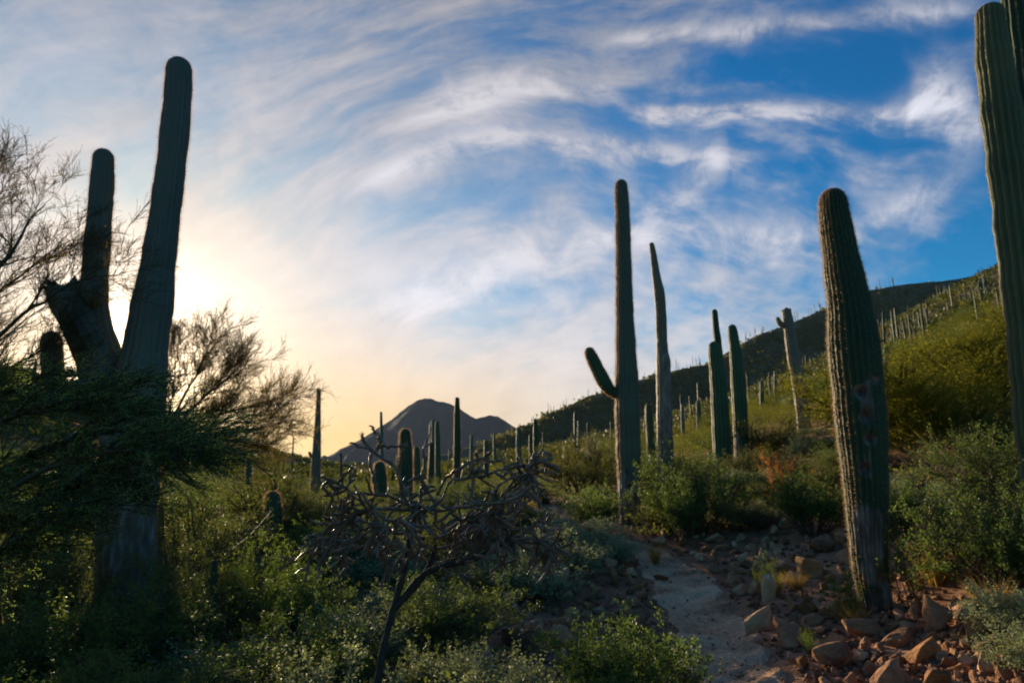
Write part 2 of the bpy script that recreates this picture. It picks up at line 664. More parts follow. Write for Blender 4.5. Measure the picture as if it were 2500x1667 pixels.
LYG, SGG, TAB = build_table()
_w = np.random.default_rng(3)
WAVES = []
for lam, amp in ((9, .018), (5, .014), (2.6, .012), (1.4, .010), (.75, .008), (40, .25), (23, .15)):
    for _ in range(7):
        a = _w.random() * 2 * PI
        WAVES.append((math.cos(a) * 2 * PI / lam, math.sin(a) * 2 * PI / lam, _w.random() * 6.28, amp / 2.2, lam))


def H(x, y, detail=True):
    x = np.asarray(x, float)
    y = np.asarray(y, float)
    Y = np.maximum(y, 5.0)
    s = np.clip(x / Y, SGG[0], SGG[-1] - 1e-6)
    l = np.clip(np.log(Y), LYG[0], LYG[-1] - 1e-6)
    i = (l - LYG[0]) / (LYG[1] - LYG[0])
    j = (s - SGG[0]) / (SGG[1] - SGG[0])
    i0 = np.minimum(i.astype(int), len(LYG) - 2)
    j0 = np.minimum(j.astype(int), len(SGG) - 2)
    fi, fj = i - i0, j - j0
    z = (TAB[i0, j0] * (1 - fi) * (1 - fj) + TAB[i0 + 1, j0] * fi * (1 - fj) + TAB[i0, j0 + 1] * (1 - fi) * fj + TAB[i0 + 1, j0 + 1] * fi * fj)
    if detail:
        far = np.clip(np.sqrt(x * x + y * y) / 40, 0, 1)
        for kx, ky, ph, am, lam in WAVES:
            w = far if lam > 20 else 1.0
            z = z + am * w * np.sin(kx * x + ky * y + ph)
    return z


def on_ray(px, py):
    """ground point seen at a pixel"""
    s, t = ray(px, py)
    Y = np.geomspace(2.0, 400, 1500)
    g = H(s * Y, Y) - (EYE + t * Y)
    k = np.argmax(g > 0)
    return s * Y[k], Y[k], float(H(s * Y[k], Y[k]))


def at(px, Y):
    s, _ = ray(px, 500)
    return s * Y, Y, float(H(s * Y, Y))


def pix(x, y, z):
    """frame position of a point"""
    dz = z - EYE
    d = y * CP + dz * SP
    return 512 + FPX * x / d, 341 - FPX * (-y * SP + dz * CP) / d


# trail as edges in plan
K = .4354
TR = [  # left px, right px, py in 2352 px units
    (1560, 1960, 1640), (1575, 1835, 1568), (1560, 1755, 1480), (1520, 1700, 1400), (1490, 1650, 1340),
    (1462, 1600, 1295), (1440, 1530, 1265), (1395, 1475, 1245), (1320, 1410, 1225), (1275, 1345, 1203), (1245, 1300, 1180),
    (1232, 1272, 1162)]
TL, TRt = [], []
for l, r, yy in TR:
    c = on_ray((l + r) / 2 * K, yy * K)
    sl, _ = ray(l * K, yy * K)
    sr, _ = ray(r * K, yy * K)
    TL.append((sl * c[1], c[1]))
    TRt.append((sr * c[1], c[1]))
TL, TRt = np.array(TL), np.array(TRt)
TL = np.vstack([[TL[0] + np.array([-.2, -3.5])], TL])
TRt = np.vstack([[TRt[0] + np.array([.5, -3.5])], TRt])
_o = np.argsort(TL[:, 1])
print('trail Y', np.round(TL[:, 1], 1))


def trail_edges(y):
    return np.interp(y, TL[_o, 1], TL[_o, 0]), np.interp(y, TRt[_o, 1], TRt[_o, 0])


TY0, TY1 = TL[:, 1].min(), TL[:, 1].max()


def in_trail(x, y, pad=0.0):
    a, b = trail_edges(y)
    return (y < TY1) and (x > a - pad) and (x < b + pad)


def Hg(x, y):
    """ground with the trail worn a little into it"""
    z = H(x, y)
    a, b = trail_edges(y)
    c, w = (a + b) / 2, np.maximum((b - a) / 2, .15)
    k = np.clip(1.35 - np.abs(x - c) / w, 0, 1) * (np.asarray(y) < TY1)
    return z - .05 * k


def build_ground():
    tx = np.linspace(-1, 1, 441)
    X = 2.5 * np.sinh(8.3 * tx)
    ty = np.linspace(-.66, 1, 400)
    Y = 6 + 2.5 * np.sinh(8.45 * ty)
    XX, YY = np.meshgrid(X, Y)
    ZZ = Hg(XX, YY)
    V = np.stack([XX, YY, ZZ], -1).reshape(-1, 3)
    idx = np.arange(len(V)).reshape(XX.shape)
    F = np.stack([idx[:-1, :-1], idx[:-1, 1:], idx[1:, 1:], idx[1:, :-1]], -1).reshape(-1, 4)
    return V, F


V, F = build_ground()
link('ground', mesh('ground', V, [F], [M['ground']], True), kind='structure')

def fbm2(x, y, lam, seed, octs=5, gain=.5):
    g = np.random.default_rng(seed)
    z = 0
    am = 1.0
    for _ in range(octs):
        for _ in range(4):
            a = g.random() * 2 * PI
            z = z + am * .5 * np.sin((math.cos(a) * x + math.sin(a) * y) * 2 * PI / lam + g.random() * 6.28)
        lam /= 2.0
        am *= gain
    return z


# trail: a sheet a little above the worn ground
ys = np.concatenate([np.linspace(TY0, 14, 420), np.linspace(14.1, TY1, 60)])
a, b = trail_edges(ys)
tt = np.linspace(0, 1, 61)
wob = .06 * np.sin(ys * 3.1) + .04 * np.sin(ys * 7.7 + 1)
wob2 = .06 * np.sin(ys * 2.3 + 2) + .04 * np.sin(ys * 8.9)
a = a + wob
b = b + wob2
XX = a[:, None] * (1 - tt) + b[:, None] * tt
YY = np.repeat(ys[:, None], 61, 1)
e = np.minimum(tt, 1 - tt)[None]
ZZ = Hg(XX, YY) + .011 * fbm2(XX, YY, .8, 77, 5, .70) + .03 - .06 * np.clip(1 - e / .09, 0, 1)
idx = np.arange(XX.size).reshape(XX.shape)
F = np.stack([idx[:-1, :-1], idx[:-1, 1:], idx[1:, 1:], idx[1:, :-1]], -1).reshape(-1, 4)
link('trail', mesh('trail', np.stack([XX, YY, ZZ], -1).reshape(-1, 3), [F], [M['trail']], True), kind='structure')


# far ridge in shade
RP = [(360, 470), (440, 455), (497, 438), (515, 430), (530, 424), (548, 412), (560, 410), (587, 396), (612, 390), (638, 380), (672, 371), (697, 365),
      (707, 364), (740, 344), (757, 335), (791, 323), (825, 308), (868, 290), (897, 285), (923, 282), (940, 281), (974, 276),
      (999, 266), (1060, 250), (1200, 215), (1400, 190)]


def crest(P, Y, foreshort=1.0):
    st = np.array([ray(*p) for p in P])
    return st[:, 0] * Y, EYE + st[:, 1] * Y


def heightfield(name, P, Yc, y0, y1, base, nx, ny, rough, lam, seed, mat, xlim):
    cx, cz = crest(P, Yc)
    X = np.linspace(xlim[0], xlim[1], nx)
    q = np.linspace(0, 1, ny)
    Y = np.unique(np.concatenate([np.linspace(y0, Yc, ny // 2), np.linspace(Yc, y1, ny // 2)]))
    XX, YY = np.meshgrid(X, Y)
    top = np.interp(XX, cx, cz)
    w = np.where(YY < Yc, (YY - y0) / (Yc - y0), (y1 - YY) / (y1 - Yc))
    w = np.clip(w, 0, 1)
    prof = w ** 1.15
    n = fbm2(XX, YY, lam, seed)
    rel = (1 - w ** 3)                       # relief fades at the crest so that the outline holds
    ridg = -np.abs(fbm2(XX + 30, YY * .35, lam * .8, seed + 5, 3)) * .9
    ZZ = base + (top - base) * prof + (n * rough + ridg * rough) * rel * np.clip(w * 4, 0, 1)
    ZZ = ZZ + fbm2(XX, YY, lam * .12, seed + 9, 2) * rough * .05
    V = np.stack([XX, YY, ZZ], -1).reshape(-1, 3)
    idx = np.arange(len(V)).reshape(XX.shape)
    F = np.stack([idx[:-1, :-1], idx[:-1, 1:], idx[1:, 1:], idx[1:, :-1]], -1).reshape(-1, 4)
    o = link(name, mesh(name, V, [F], [mat], True), kind='structure')
    return lambda x: float(np.interp(x, cx, cz))


ridge_z = heightfield('far_ridge', RP, 520, 385, 800, -10, 220, 90, 5.0, 110, 21, M['ridge'], (-200, 700))
MP = [(60, 478), (200, 474), (290, 470), (310, 463), (322, 459), (333, 453), (346, 446), (359, 440), (372, 431), (386, 423), (398, 414),
      (409, 405), (417, 400), (425, 398), (432, 399), (438, 402), (443, 401), (450, 403), (455, 406), (463, 410), (470, 415), (476, 419), (481, 417), (490, 414), (499, 416),
      (505, 420), (510, 424), (519, 429), (529, 434), (560, 446), (620, 458), (700, 470), (900, 475)]
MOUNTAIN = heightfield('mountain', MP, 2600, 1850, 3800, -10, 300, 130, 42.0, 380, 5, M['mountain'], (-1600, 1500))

# ------------------------------------------------------------------ saguaros
def catmull(P, n):
    P = np.asarray(P, float)
    Q = np.vstack([2 * P[0] - P[1], P, 2 * P[-1] - P[-2]])
    out = []
    for i in range(1, len(Q) - 2):
        t = np.linspace(0, 1, n, endpoint=False)[:, None]
        a, b, c, d = Q[i - 1], Q[i], Q[i + 1], Q[i + 2]
        out.append(.5 * ((2 * b) + (-a + c) * t + (2 * a - 5 * b + 4 * c - d) * t ** 2 + (-a + 3 * b - 3 * c + d) * t ** 3))
    return np.vstack(out + [P[-1:]])


def pxnode(px, py, Y):
    """frame position in 2352 px units at depth Y"""
    s, t = ray(px * K, py * K)
    return np.array([s * Y, Y, EYE + t * Y])


def pxr(r, P):
    return r * K / FPX * (P[1] * CP + (P[2] - EYE) * SP)


def column(nodes, Y, ribs=16, per=6, step=.06, flat=False, holes=(), scars=(), ground=False, wob=.05, spines=0, slen=.035, seed=0, ribd=.11, dY=None, swid=.0022):
    """nodes: (px, py, radius px) from the base up, the last is the tip. Returns (body geo data, spine geo data)"""
    g = np.random.default_rng(seed + 11)
    C = []
    for i, (px, py, r) in enumerate(nodes):
        yy = Y + (dY[i] if dY else 0)
        p = pxnode(px, py, yy)
        C.append([*p, pxr(r, p), py])
    C = np.array(C)
    if ground:
        z0 = float(Hg(C[0, 0], C[0, 1])) - .12
        if C[0, 2] > z0 + .05:
            C = np.vstack([[C[0, 0], C[0, 1], z0, C[0, 3] * .97, C[0, 4] + 30], C])
        else:
            keep = C[:, 2] > z0 + .05
            f = np.argmax(keep)
            C = np.vstack([[C[f, 0], C[f, 1], z0, C[f, 3], C[f, 4] + 20], C[f:]])
    Q = catmull(C, 14)
    seg = np.linalg.norm(np.diff(Q[:, :3], axis=0), axis=1)
    L = np.concatenate([[0], np.cumsum(seg)])
    tot = L[-1]
    n = max(6, int(tot / step))
    rt = Q[-1, 3]
    s = np.linspace(0, tot, n)
    if not flat:
        cap = np.linspace(0, 1, 9)[1:]
        body = s[s < tot - rt * 1.1]
        s = np.concatenate([body, tot - rt * 1.1 + rt * 1.1 * np.sin(cap * PI / 2)])
    D = np.stack([np.interp(s, L, Q[:, j]) for j in range(5)], 1)
    P, R, PY = D[:, :3], D[:, 3].copy(), D[:, 4]
    # slight constrictions along the stem
    for lam in (.9, .43, .21):
        R *= 1 + wob * lam * .5 * np.sin(s / lam * 6.28 + g.random() * 6.28)
    if not flat:
        u = np.clip((s - (tot - rt * 1.1)) / (rt * 1.1), 0, 1)
        R = R * np.sqrt(np.maximum(1 - u * u, 1e-4))
    T = norm(np.gradient(P, axis=0))
    ref = np.array([0, 1., 0])
    X = norm(np.cross(ref, T))
    Yv = norm(np.cross(T, X))
    m = ribs * per
    th = np.arange(m) * 2 * PI / m
    tw = .12 * np.sin(s / 2.3 + g.random() * 6)[:, None]
    ph = np.abs(((th * ribs / (2 * PI)) % 1.0) - .5) * 2         # 1 at the crest, 0 in the groove
    prof = 1 - ribd + ribd * ph ** .75
    rr = R[:, None] * prof[None]
    rr = rr * (1 + .010 * g.normal(size=rr.shape))
    rib = np.repeat(ph[None], len(s), 0)
    scar = np.zeros_like(rr)
    for pc, hh, off, wd, stg in scars:
        ang = -math.acos(max(-1, min(1, off)))
        da = np.abs((th + PI - ang) % (2 * PI) - PI)
        k = np.exp(-((PY[:, None] - pc) / hh) ** 2) * np.exp(-(da[None] / wd) ** 2) * stg
        scar = np.maximum(scar, k)
    for pc, off, sz in holes:
        ang = -math.acos(max(-1, min(1, off)))
        da = np.abs((th + PI - ang) % (2 * PI) - PI)
        rpx = np.interp(pc, [q[1] for q in sorted(nodes, key=lambda q: q[1])], [q[2] for q in sorted(nodes, key=lambda q: q[1])])
        d2 = ((PY[:, None] - pc) / sz) ** 2 + (da[None] * rpx / sz) ** 2
        k = np.exp(-d2 ** 2)
        rr = rr * (1 - .42 * k)
        scar = np.maximum(scar, np.exp(-(d2 / 2.2) ** 2))
    if flat:
        rr[-1] *= 1 + .05 * g.normal(size=m)
    V = P[:, None] + (X[:, None] * np.cos(th)[None, :, None] + Yv[:, None] * np.sin(th)[None, :, None]) * rr[..., None]
    if flat:
        V[-1] += T[-1] * (np.sin(th * 3 + 1)[:, None] * .35 + (g.random(m)[:, None] - .4) * .35) * R[-1]
    N = len(s)
    idx = np.arange(N * m).reshape(N, m)
    nx = np.roll(idx, -1, 1)
    F = np.stack([idx[:-1], nx[:-1], nx[1:], idx[1:]], -1).reshape(-1, 4)
    Vf = V.reshape(-1, 3)
    tip = P[-1] - (T[-1] * R[-1] * .5 if flat else -T[-1] * rt * .01)
    base = P[0]
    Vf = np.vstack([Vf, tip, base])
    t1 = np.stack([idx[-1], nx[-1], np.full(m, N * m)], -1)
    t2 = np.stack([nx[0], idx[0], np.full(m, N * m + 1)], -1)
    at_ = {'rib': np.append(rib.ravel(), [0, 0]), 'scar': np.append(scar.ravel(), [1.0 if flat else 0, 0])}
    sp = None
    if spines:
        cr = np.where(ph > .95)[0]
        Ls = np.concatenate([[0], np.cumsum(np.linalg.norm(np.diff(P, axis=0), axis=1))])
        rows = np.arange(0, Ls[-1], .03)
        ri = np.interp(rows, Ls, np.arange(N))
        i0 = np.minimum(ri.astype(int), N - 2)
        fr = (ri - i0)[:, None, None]
        Vg = V[:, cr]
        base_ = Vg[i0] * (1 - fr) + Vg[i0 + 1] * fr
        sc = scar[i0][:, cr]
        cen = (P[i0] * (1 - fr[:, 0]) + P[i0 + 1] * fr[:, 0])[:, None]
        nrm = norm(base_ - cen)
        base_, nrm, sc = base_.reshape(-1, 3), nrm.reshape(-1, 3), sc.ravel()
        ok = sc < .45
        base_, nrm = base_[ok], nrm[ok]
        base_ = np.repeat(base_, spines, 0)
        nrm = np.repeat(nrm, spines, 0)
        d = norm(nrm + g.normal(size=nrm.shape) * .55)
        ln = slen * (.5 + g.random((len(d), 1)))
        w = norm(np.cross(d, g.normal(size=d.shape))) * swid
        SV = np.stack([base_ - w, base_ + w, base_ + d * ln], 1).reshape(-1, 3)
        SF = np.arange(len(SV)).reshape(-1, 3)
        sp = (SV, SF, np.repeat(g.random(len(d)), 3))
    return (Vf, [F, t1, t2], at_), sp


SEED = [0]


def cactus(label, Y, mat, pieces, group=None, name='saguaro', cat='cactus', spines=0, slen=.035, **kw):
    """pieces: list of (part name, nodes, options); the first is the trunk"""
    p0 = pxnode(pieces[0][1][0][0], pieces[0][1][0][1], Y)
    org = np.array([p0[0], p0[1], float(Hg(p0[0], p0[1]))])
    root = link(name, None, loc=tuple(org), label=label, cat=cat, group=group)
    root.empty_display_size = .3
    for pn, nodes, op in pieces:
        SEED[0] += 1
        o = dict(kw)
        o.update(op)
        m_ = o.pop('mat', mat)
        (V, F, at_), sp = column(nodes, Y, spines=spines, slen=slen, ground=(pn == 'trunk'), seed=SEED[0], **o)
        me = mesh(pn, V - org, F, [M[m_]], True, at_)
        part = link(pn, me, root)
        if sp is not None:
            so = link('spines', mesh('spines', sp[0] - org, [sp[1]], [M['spine']], False, {'tint': sp[2]}), part, kind='stuff')
    return root


# the big many-armed one on the left
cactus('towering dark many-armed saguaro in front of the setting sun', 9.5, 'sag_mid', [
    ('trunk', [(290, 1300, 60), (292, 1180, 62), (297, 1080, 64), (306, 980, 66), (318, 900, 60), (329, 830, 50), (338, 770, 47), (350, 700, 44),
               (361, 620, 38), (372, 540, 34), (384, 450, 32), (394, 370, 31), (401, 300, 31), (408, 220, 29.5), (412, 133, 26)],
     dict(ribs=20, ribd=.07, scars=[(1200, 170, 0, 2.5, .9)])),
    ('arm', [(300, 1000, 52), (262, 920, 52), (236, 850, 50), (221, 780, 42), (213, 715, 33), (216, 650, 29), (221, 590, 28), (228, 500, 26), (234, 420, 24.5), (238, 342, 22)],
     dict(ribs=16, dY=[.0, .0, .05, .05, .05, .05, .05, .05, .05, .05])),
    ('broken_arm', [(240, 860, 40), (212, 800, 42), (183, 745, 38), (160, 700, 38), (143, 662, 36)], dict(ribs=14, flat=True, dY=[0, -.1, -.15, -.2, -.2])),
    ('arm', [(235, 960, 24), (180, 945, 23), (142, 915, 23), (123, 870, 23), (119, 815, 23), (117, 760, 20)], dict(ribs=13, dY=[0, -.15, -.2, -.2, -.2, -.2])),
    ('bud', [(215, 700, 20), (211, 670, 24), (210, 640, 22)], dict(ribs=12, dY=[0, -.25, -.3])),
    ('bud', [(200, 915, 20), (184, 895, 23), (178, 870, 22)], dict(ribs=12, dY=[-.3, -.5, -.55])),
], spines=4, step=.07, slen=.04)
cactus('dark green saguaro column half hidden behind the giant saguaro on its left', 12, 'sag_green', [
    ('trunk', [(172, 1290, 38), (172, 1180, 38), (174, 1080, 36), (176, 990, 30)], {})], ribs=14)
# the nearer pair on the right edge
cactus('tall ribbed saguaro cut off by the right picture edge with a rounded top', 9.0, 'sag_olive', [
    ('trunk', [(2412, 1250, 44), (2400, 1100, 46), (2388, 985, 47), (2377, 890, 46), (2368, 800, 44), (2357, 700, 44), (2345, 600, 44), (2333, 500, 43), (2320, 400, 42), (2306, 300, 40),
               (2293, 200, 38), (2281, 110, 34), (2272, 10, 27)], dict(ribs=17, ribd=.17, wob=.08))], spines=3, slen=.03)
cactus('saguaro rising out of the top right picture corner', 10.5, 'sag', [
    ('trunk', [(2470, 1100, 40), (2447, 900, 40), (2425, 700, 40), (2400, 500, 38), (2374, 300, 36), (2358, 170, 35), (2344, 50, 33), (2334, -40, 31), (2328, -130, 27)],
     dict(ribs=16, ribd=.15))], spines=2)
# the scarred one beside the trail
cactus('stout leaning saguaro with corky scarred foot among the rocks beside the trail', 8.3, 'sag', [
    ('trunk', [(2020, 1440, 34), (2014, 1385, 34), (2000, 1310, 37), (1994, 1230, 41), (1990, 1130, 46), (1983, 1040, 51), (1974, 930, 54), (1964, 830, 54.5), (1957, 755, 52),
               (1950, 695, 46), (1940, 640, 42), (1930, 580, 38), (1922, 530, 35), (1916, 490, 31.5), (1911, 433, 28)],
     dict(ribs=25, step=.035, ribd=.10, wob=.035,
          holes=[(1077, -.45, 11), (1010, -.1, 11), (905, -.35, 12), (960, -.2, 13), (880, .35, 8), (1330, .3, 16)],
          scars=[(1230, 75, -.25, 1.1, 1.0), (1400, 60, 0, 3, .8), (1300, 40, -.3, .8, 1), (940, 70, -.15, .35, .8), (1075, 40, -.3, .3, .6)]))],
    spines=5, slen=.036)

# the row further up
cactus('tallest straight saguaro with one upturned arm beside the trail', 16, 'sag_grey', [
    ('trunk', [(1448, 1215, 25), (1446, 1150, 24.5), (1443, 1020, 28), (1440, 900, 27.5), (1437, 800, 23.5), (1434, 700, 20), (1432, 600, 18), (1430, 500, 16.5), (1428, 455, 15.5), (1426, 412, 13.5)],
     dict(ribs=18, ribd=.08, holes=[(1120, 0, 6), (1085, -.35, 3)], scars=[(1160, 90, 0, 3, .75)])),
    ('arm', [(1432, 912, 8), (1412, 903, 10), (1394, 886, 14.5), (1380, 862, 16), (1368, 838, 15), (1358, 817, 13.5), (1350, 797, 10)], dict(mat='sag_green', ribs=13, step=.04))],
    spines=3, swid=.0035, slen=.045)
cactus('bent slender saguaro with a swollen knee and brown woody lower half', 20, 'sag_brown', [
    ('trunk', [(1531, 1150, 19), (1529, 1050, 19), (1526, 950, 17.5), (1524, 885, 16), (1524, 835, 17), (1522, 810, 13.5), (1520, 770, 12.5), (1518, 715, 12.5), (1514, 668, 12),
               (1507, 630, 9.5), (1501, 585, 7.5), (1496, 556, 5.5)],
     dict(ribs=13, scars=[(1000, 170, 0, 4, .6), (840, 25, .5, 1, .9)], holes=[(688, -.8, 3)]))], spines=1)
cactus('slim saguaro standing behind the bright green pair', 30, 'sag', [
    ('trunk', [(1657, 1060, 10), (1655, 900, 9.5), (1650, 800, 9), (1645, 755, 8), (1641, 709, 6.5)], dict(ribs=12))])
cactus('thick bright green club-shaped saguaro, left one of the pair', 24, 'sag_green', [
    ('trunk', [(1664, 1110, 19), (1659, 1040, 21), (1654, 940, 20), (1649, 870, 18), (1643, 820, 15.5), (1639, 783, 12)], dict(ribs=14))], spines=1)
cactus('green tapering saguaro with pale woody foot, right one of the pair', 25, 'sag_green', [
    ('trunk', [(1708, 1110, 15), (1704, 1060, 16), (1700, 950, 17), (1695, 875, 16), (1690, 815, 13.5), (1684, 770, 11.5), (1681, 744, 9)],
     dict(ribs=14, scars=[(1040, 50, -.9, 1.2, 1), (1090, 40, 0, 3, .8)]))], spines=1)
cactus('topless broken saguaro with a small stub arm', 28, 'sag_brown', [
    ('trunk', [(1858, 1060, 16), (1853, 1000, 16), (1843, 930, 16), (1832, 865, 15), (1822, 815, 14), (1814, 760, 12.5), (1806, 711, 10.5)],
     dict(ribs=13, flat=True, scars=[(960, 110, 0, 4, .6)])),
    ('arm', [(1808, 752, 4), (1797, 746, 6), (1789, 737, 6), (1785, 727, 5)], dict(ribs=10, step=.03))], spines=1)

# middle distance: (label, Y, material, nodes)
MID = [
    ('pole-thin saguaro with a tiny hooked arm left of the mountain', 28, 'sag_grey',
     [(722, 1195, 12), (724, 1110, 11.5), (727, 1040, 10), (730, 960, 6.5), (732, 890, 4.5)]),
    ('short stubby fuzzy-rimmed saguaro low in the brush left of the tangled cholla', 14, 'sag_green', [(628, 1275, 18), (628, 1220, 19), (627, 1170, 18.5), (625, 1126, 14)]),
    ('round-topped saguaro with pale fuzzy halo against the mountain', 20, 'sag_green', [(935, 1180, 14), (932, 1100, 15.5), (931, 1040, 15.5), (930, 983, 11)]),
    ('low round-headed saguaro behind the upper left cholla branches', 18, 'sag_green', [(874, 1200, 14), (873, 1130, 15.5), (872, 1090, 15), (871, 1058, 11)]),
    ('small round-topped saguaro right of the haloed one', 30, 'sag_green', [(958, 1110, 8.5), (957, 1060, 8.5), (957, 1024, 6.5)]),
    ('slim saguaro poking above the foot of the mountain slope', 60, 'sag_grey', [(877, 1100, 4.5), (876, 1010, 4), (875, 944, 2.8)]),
    ('upright saguaro, left column of the close pair before the mountain', 40, 'sag_grey', [(997, 1120, 5.5), (996, 1030, 5.5), (995, 961, 4)]),
    ('upright saguaro, right column of the close pair before the mountain', 38, 'sag_green', [(1006, 1120, 6.5), (1005, 1030, 6), (1004, 965, 4.5)]),
    ('shorter saguaro at the foot of the close pair', 33, 'sag', [(988, 1110, 7), (991, 1060, 6.5), (992, 1014, 5)]),
    ('tall dark saguaro crossing the right shoulder of the mountain', 32, 'sag', [(1049, 1120, 8.5), (1050, 1020, 8), (1050, 960, 7), (1050, 911, 5)]),
    ('thin pale saguaro right of the tall dark one', 60, 'sag_grey', [(1084, 1090, 4.5), (1083, 1040, 4.2), (1083, 997, 3.2)]),
    ('round-topped saguaro above the right cholla branches', 42, 'sag_green', [(1117, 1090, 6), (1117, 1040, 6), (1116, 1008, 4.8)]),
    ('faint saguaro before the small second peak', 80, 'sag_grey', [(1137, 1075, 3.6), (1136, 1030, 3.6), (1135, 994, 2.6)]),
    ('slender saguaro standing in the mountain saddle', 55, 'sag_grey', [(1191, 1080, 5), (1190, 1030, 5), (1190, 979, 3.8)]),
    ('darker slender saguaro at the foot of the far ridge', 45, 'sag', [(1231, 1075, 6), (1230, 1010, 5.5), (1229, 961, 4)]),
    ('short saguaro left of the ridge foot saguaro', 50, 'sag', [(1219, 1075, 4.5), (1219, 1030, 4.5), (1218, 997, 3.5)]),
    ('dark green saguaro with a pale sunlit left edge in the yellow brush', 34, 'sag_green', [(1301, 1100, 7.5), (1301, 1060, 7.5), (1300, 1024, 6)]),
    ('pale thin saguaro in the sunlit brush left of the tallest saguaro', 60, 'sag_grey', [(1331, 1060, 5), (1330, 1010, 4.5), (1330, 964, 3.3)]),
    ('green saguaro between the tallest and the bent brown saguaro', 28, 'sag_green', [(1497, 1075, 10), (1494, 1000, 9.5), (1491, 960, 9), (1489, 925, 7)]),
    ('slim green saguaro right behind the broken topless one', 42, 'sag_green', [(1873, 1010, 5.5), (1871, 950, 5), (1870, 893, 4)]),
    ('small saguaro with sunlit pale edge on the slope behind the scarred saguaro', 38, 'sag_green', [(2042, 930, 9), (2039, 860, 8.5), (2036, 795, 6.5)]),
    ('slender saguaro in the brush right of the bent brown one', 50, 'sag_grey', [(1570, 1010, 4.5), (1568, 960, 4.5), (1567, 925, 3.5)]),
    ('thin saguaro in the brush left of the bright green pair', 55, 'sag_grey', [(1604, 1000, 4), (1603, 950, 4), (1602, 918, 3)]),
    ('slim saguaro between the bright green pair and the broken one', 52, 'sag_green', [(1752, 980, 5), (1750, 920, 5), (1749, 872, 3.6)]),
    ('thin saguaro just left of the broken topless one', 60, 'sag_grey', [(1783, 960, 4), (1781, 910, 4), (1780, 850, 3)]),
    ('green saguaro low in the dim valley left of the pole-thin one', 30, 'sag_green', [(571, 1180, 8.5), (571, 1120, 8.5), (571, 1052, 6)]),
]
for lab, Y, mt, nodes in MID:
    ps = [('trunk', nodes, {})]
    if 'hooked' in lab:
        ps.append(('arm', [(726, 1046, 3), (719, 1047, 4), (713, 1044, 3.6), (710, 1036, 2.8)], dict(ribs=8, step=.04)))
    cactus(lab, Y, mt, ps, ribs=12, per=4, step=.12, spines=(4 if Y < 25 else (1 if Y < 35 else 0)), slen=.065 if Y < 25 else .06, swid=.005)

# barrel cactus at the far end of the trail
cactus('small dark round barrel cactus at the far bend of the trail', 20, 'sag', [('trunk', [(1252, 1180, 11), (1252, 1163, 13.5), (1252, 1140, 11)], dict(ribs=16, step=.02, ribd=.15))],
       name='barrel_cactus', spines=6, slen=.05)


# landmarks in 2352 px units, for telling like things apart
LANDMARKS = [('giant many-armed saguaro foot', 290, 1230), ('cholla trunk', 880, 1480), ('left end of the cholla', 730, 1230), ('right end of the cholla', 1200, 1230),
             ('short stubby saguaro', 628, 1180), ('pole-thin saguaro', 723, 1120), ('tallest saguaro foot', 1446, 1190), ('bent brown saguaro', 1528, 1040),
             ('bright green pair', 1675, 1050), ('broken topless saguaro', 1853, 1000), ('scarred saguaro foot', 2010, 1380), ('scarred saguaro', 1980, 1050),
             ('pale upright stone', 1768, 1380), ('long flat slab', 1918, 1520), ('rust-orange block', 1950, 1400), ('big dark green bush', 1590, 1150),
             ('silvery teal shrub', 1290, 1290), ('bright green bottom bush', 1430, 1480), ('yellow palo verde', 2195, 900), ('cut-off saguaro', 2370, 1000),
             ('rust-orange bush', 1800, 1110), ('large dark bush at the edge', 2290, 1200), ('barrel cactus', 1252, 1160), ('smooth brown boulder', 1860, 1300),
             ('first stones of the trail bend', 1500, 1300), ('grey-green shrub at the edge', 2320, 1420), ('dead stump', 490, 1340), ('rounded head stone of the bank', 1640, 1240)]
USED = set()


def own_label(base, px, py, size=''):
    d = sorted((math.hypot(px - a, (py - b) * 1.3), n, a, b) for n, a, b in LANDMARKS)
    opts = []
    for dist, n, a, b in d[:4]:
        dx, dy = px - a, py - b
        if abs(dx) > abs(dy) * 1.3:
            rel = 'just right of' if dx > 0 else 'just left of'
        else:
            rel = 'just below' if dy > 0 else 'just above'
        if dist > 170:
            rel = rel.replace('just', 'well')
        opts.append((rel, n))
    for rel, n in opts[:2]:
        for sz in (size, ''):
            t = f'{sz} {base} {rel} the {n}'.strip()
            if t not in USED and len(t.split()) <= 16:
                USED.add(t)
                return t
    for i in range(4):
        for j in range(4):
            if i != j:
                t = f'{size} {base} {opts[i][0]} the {opts[i][1]}, {opts[j][0]} the {opts[j][1]}'.strip()
                if t not in USED and len(t.split()) <= 16:
                    USED.add(t)
                    return t
    return None


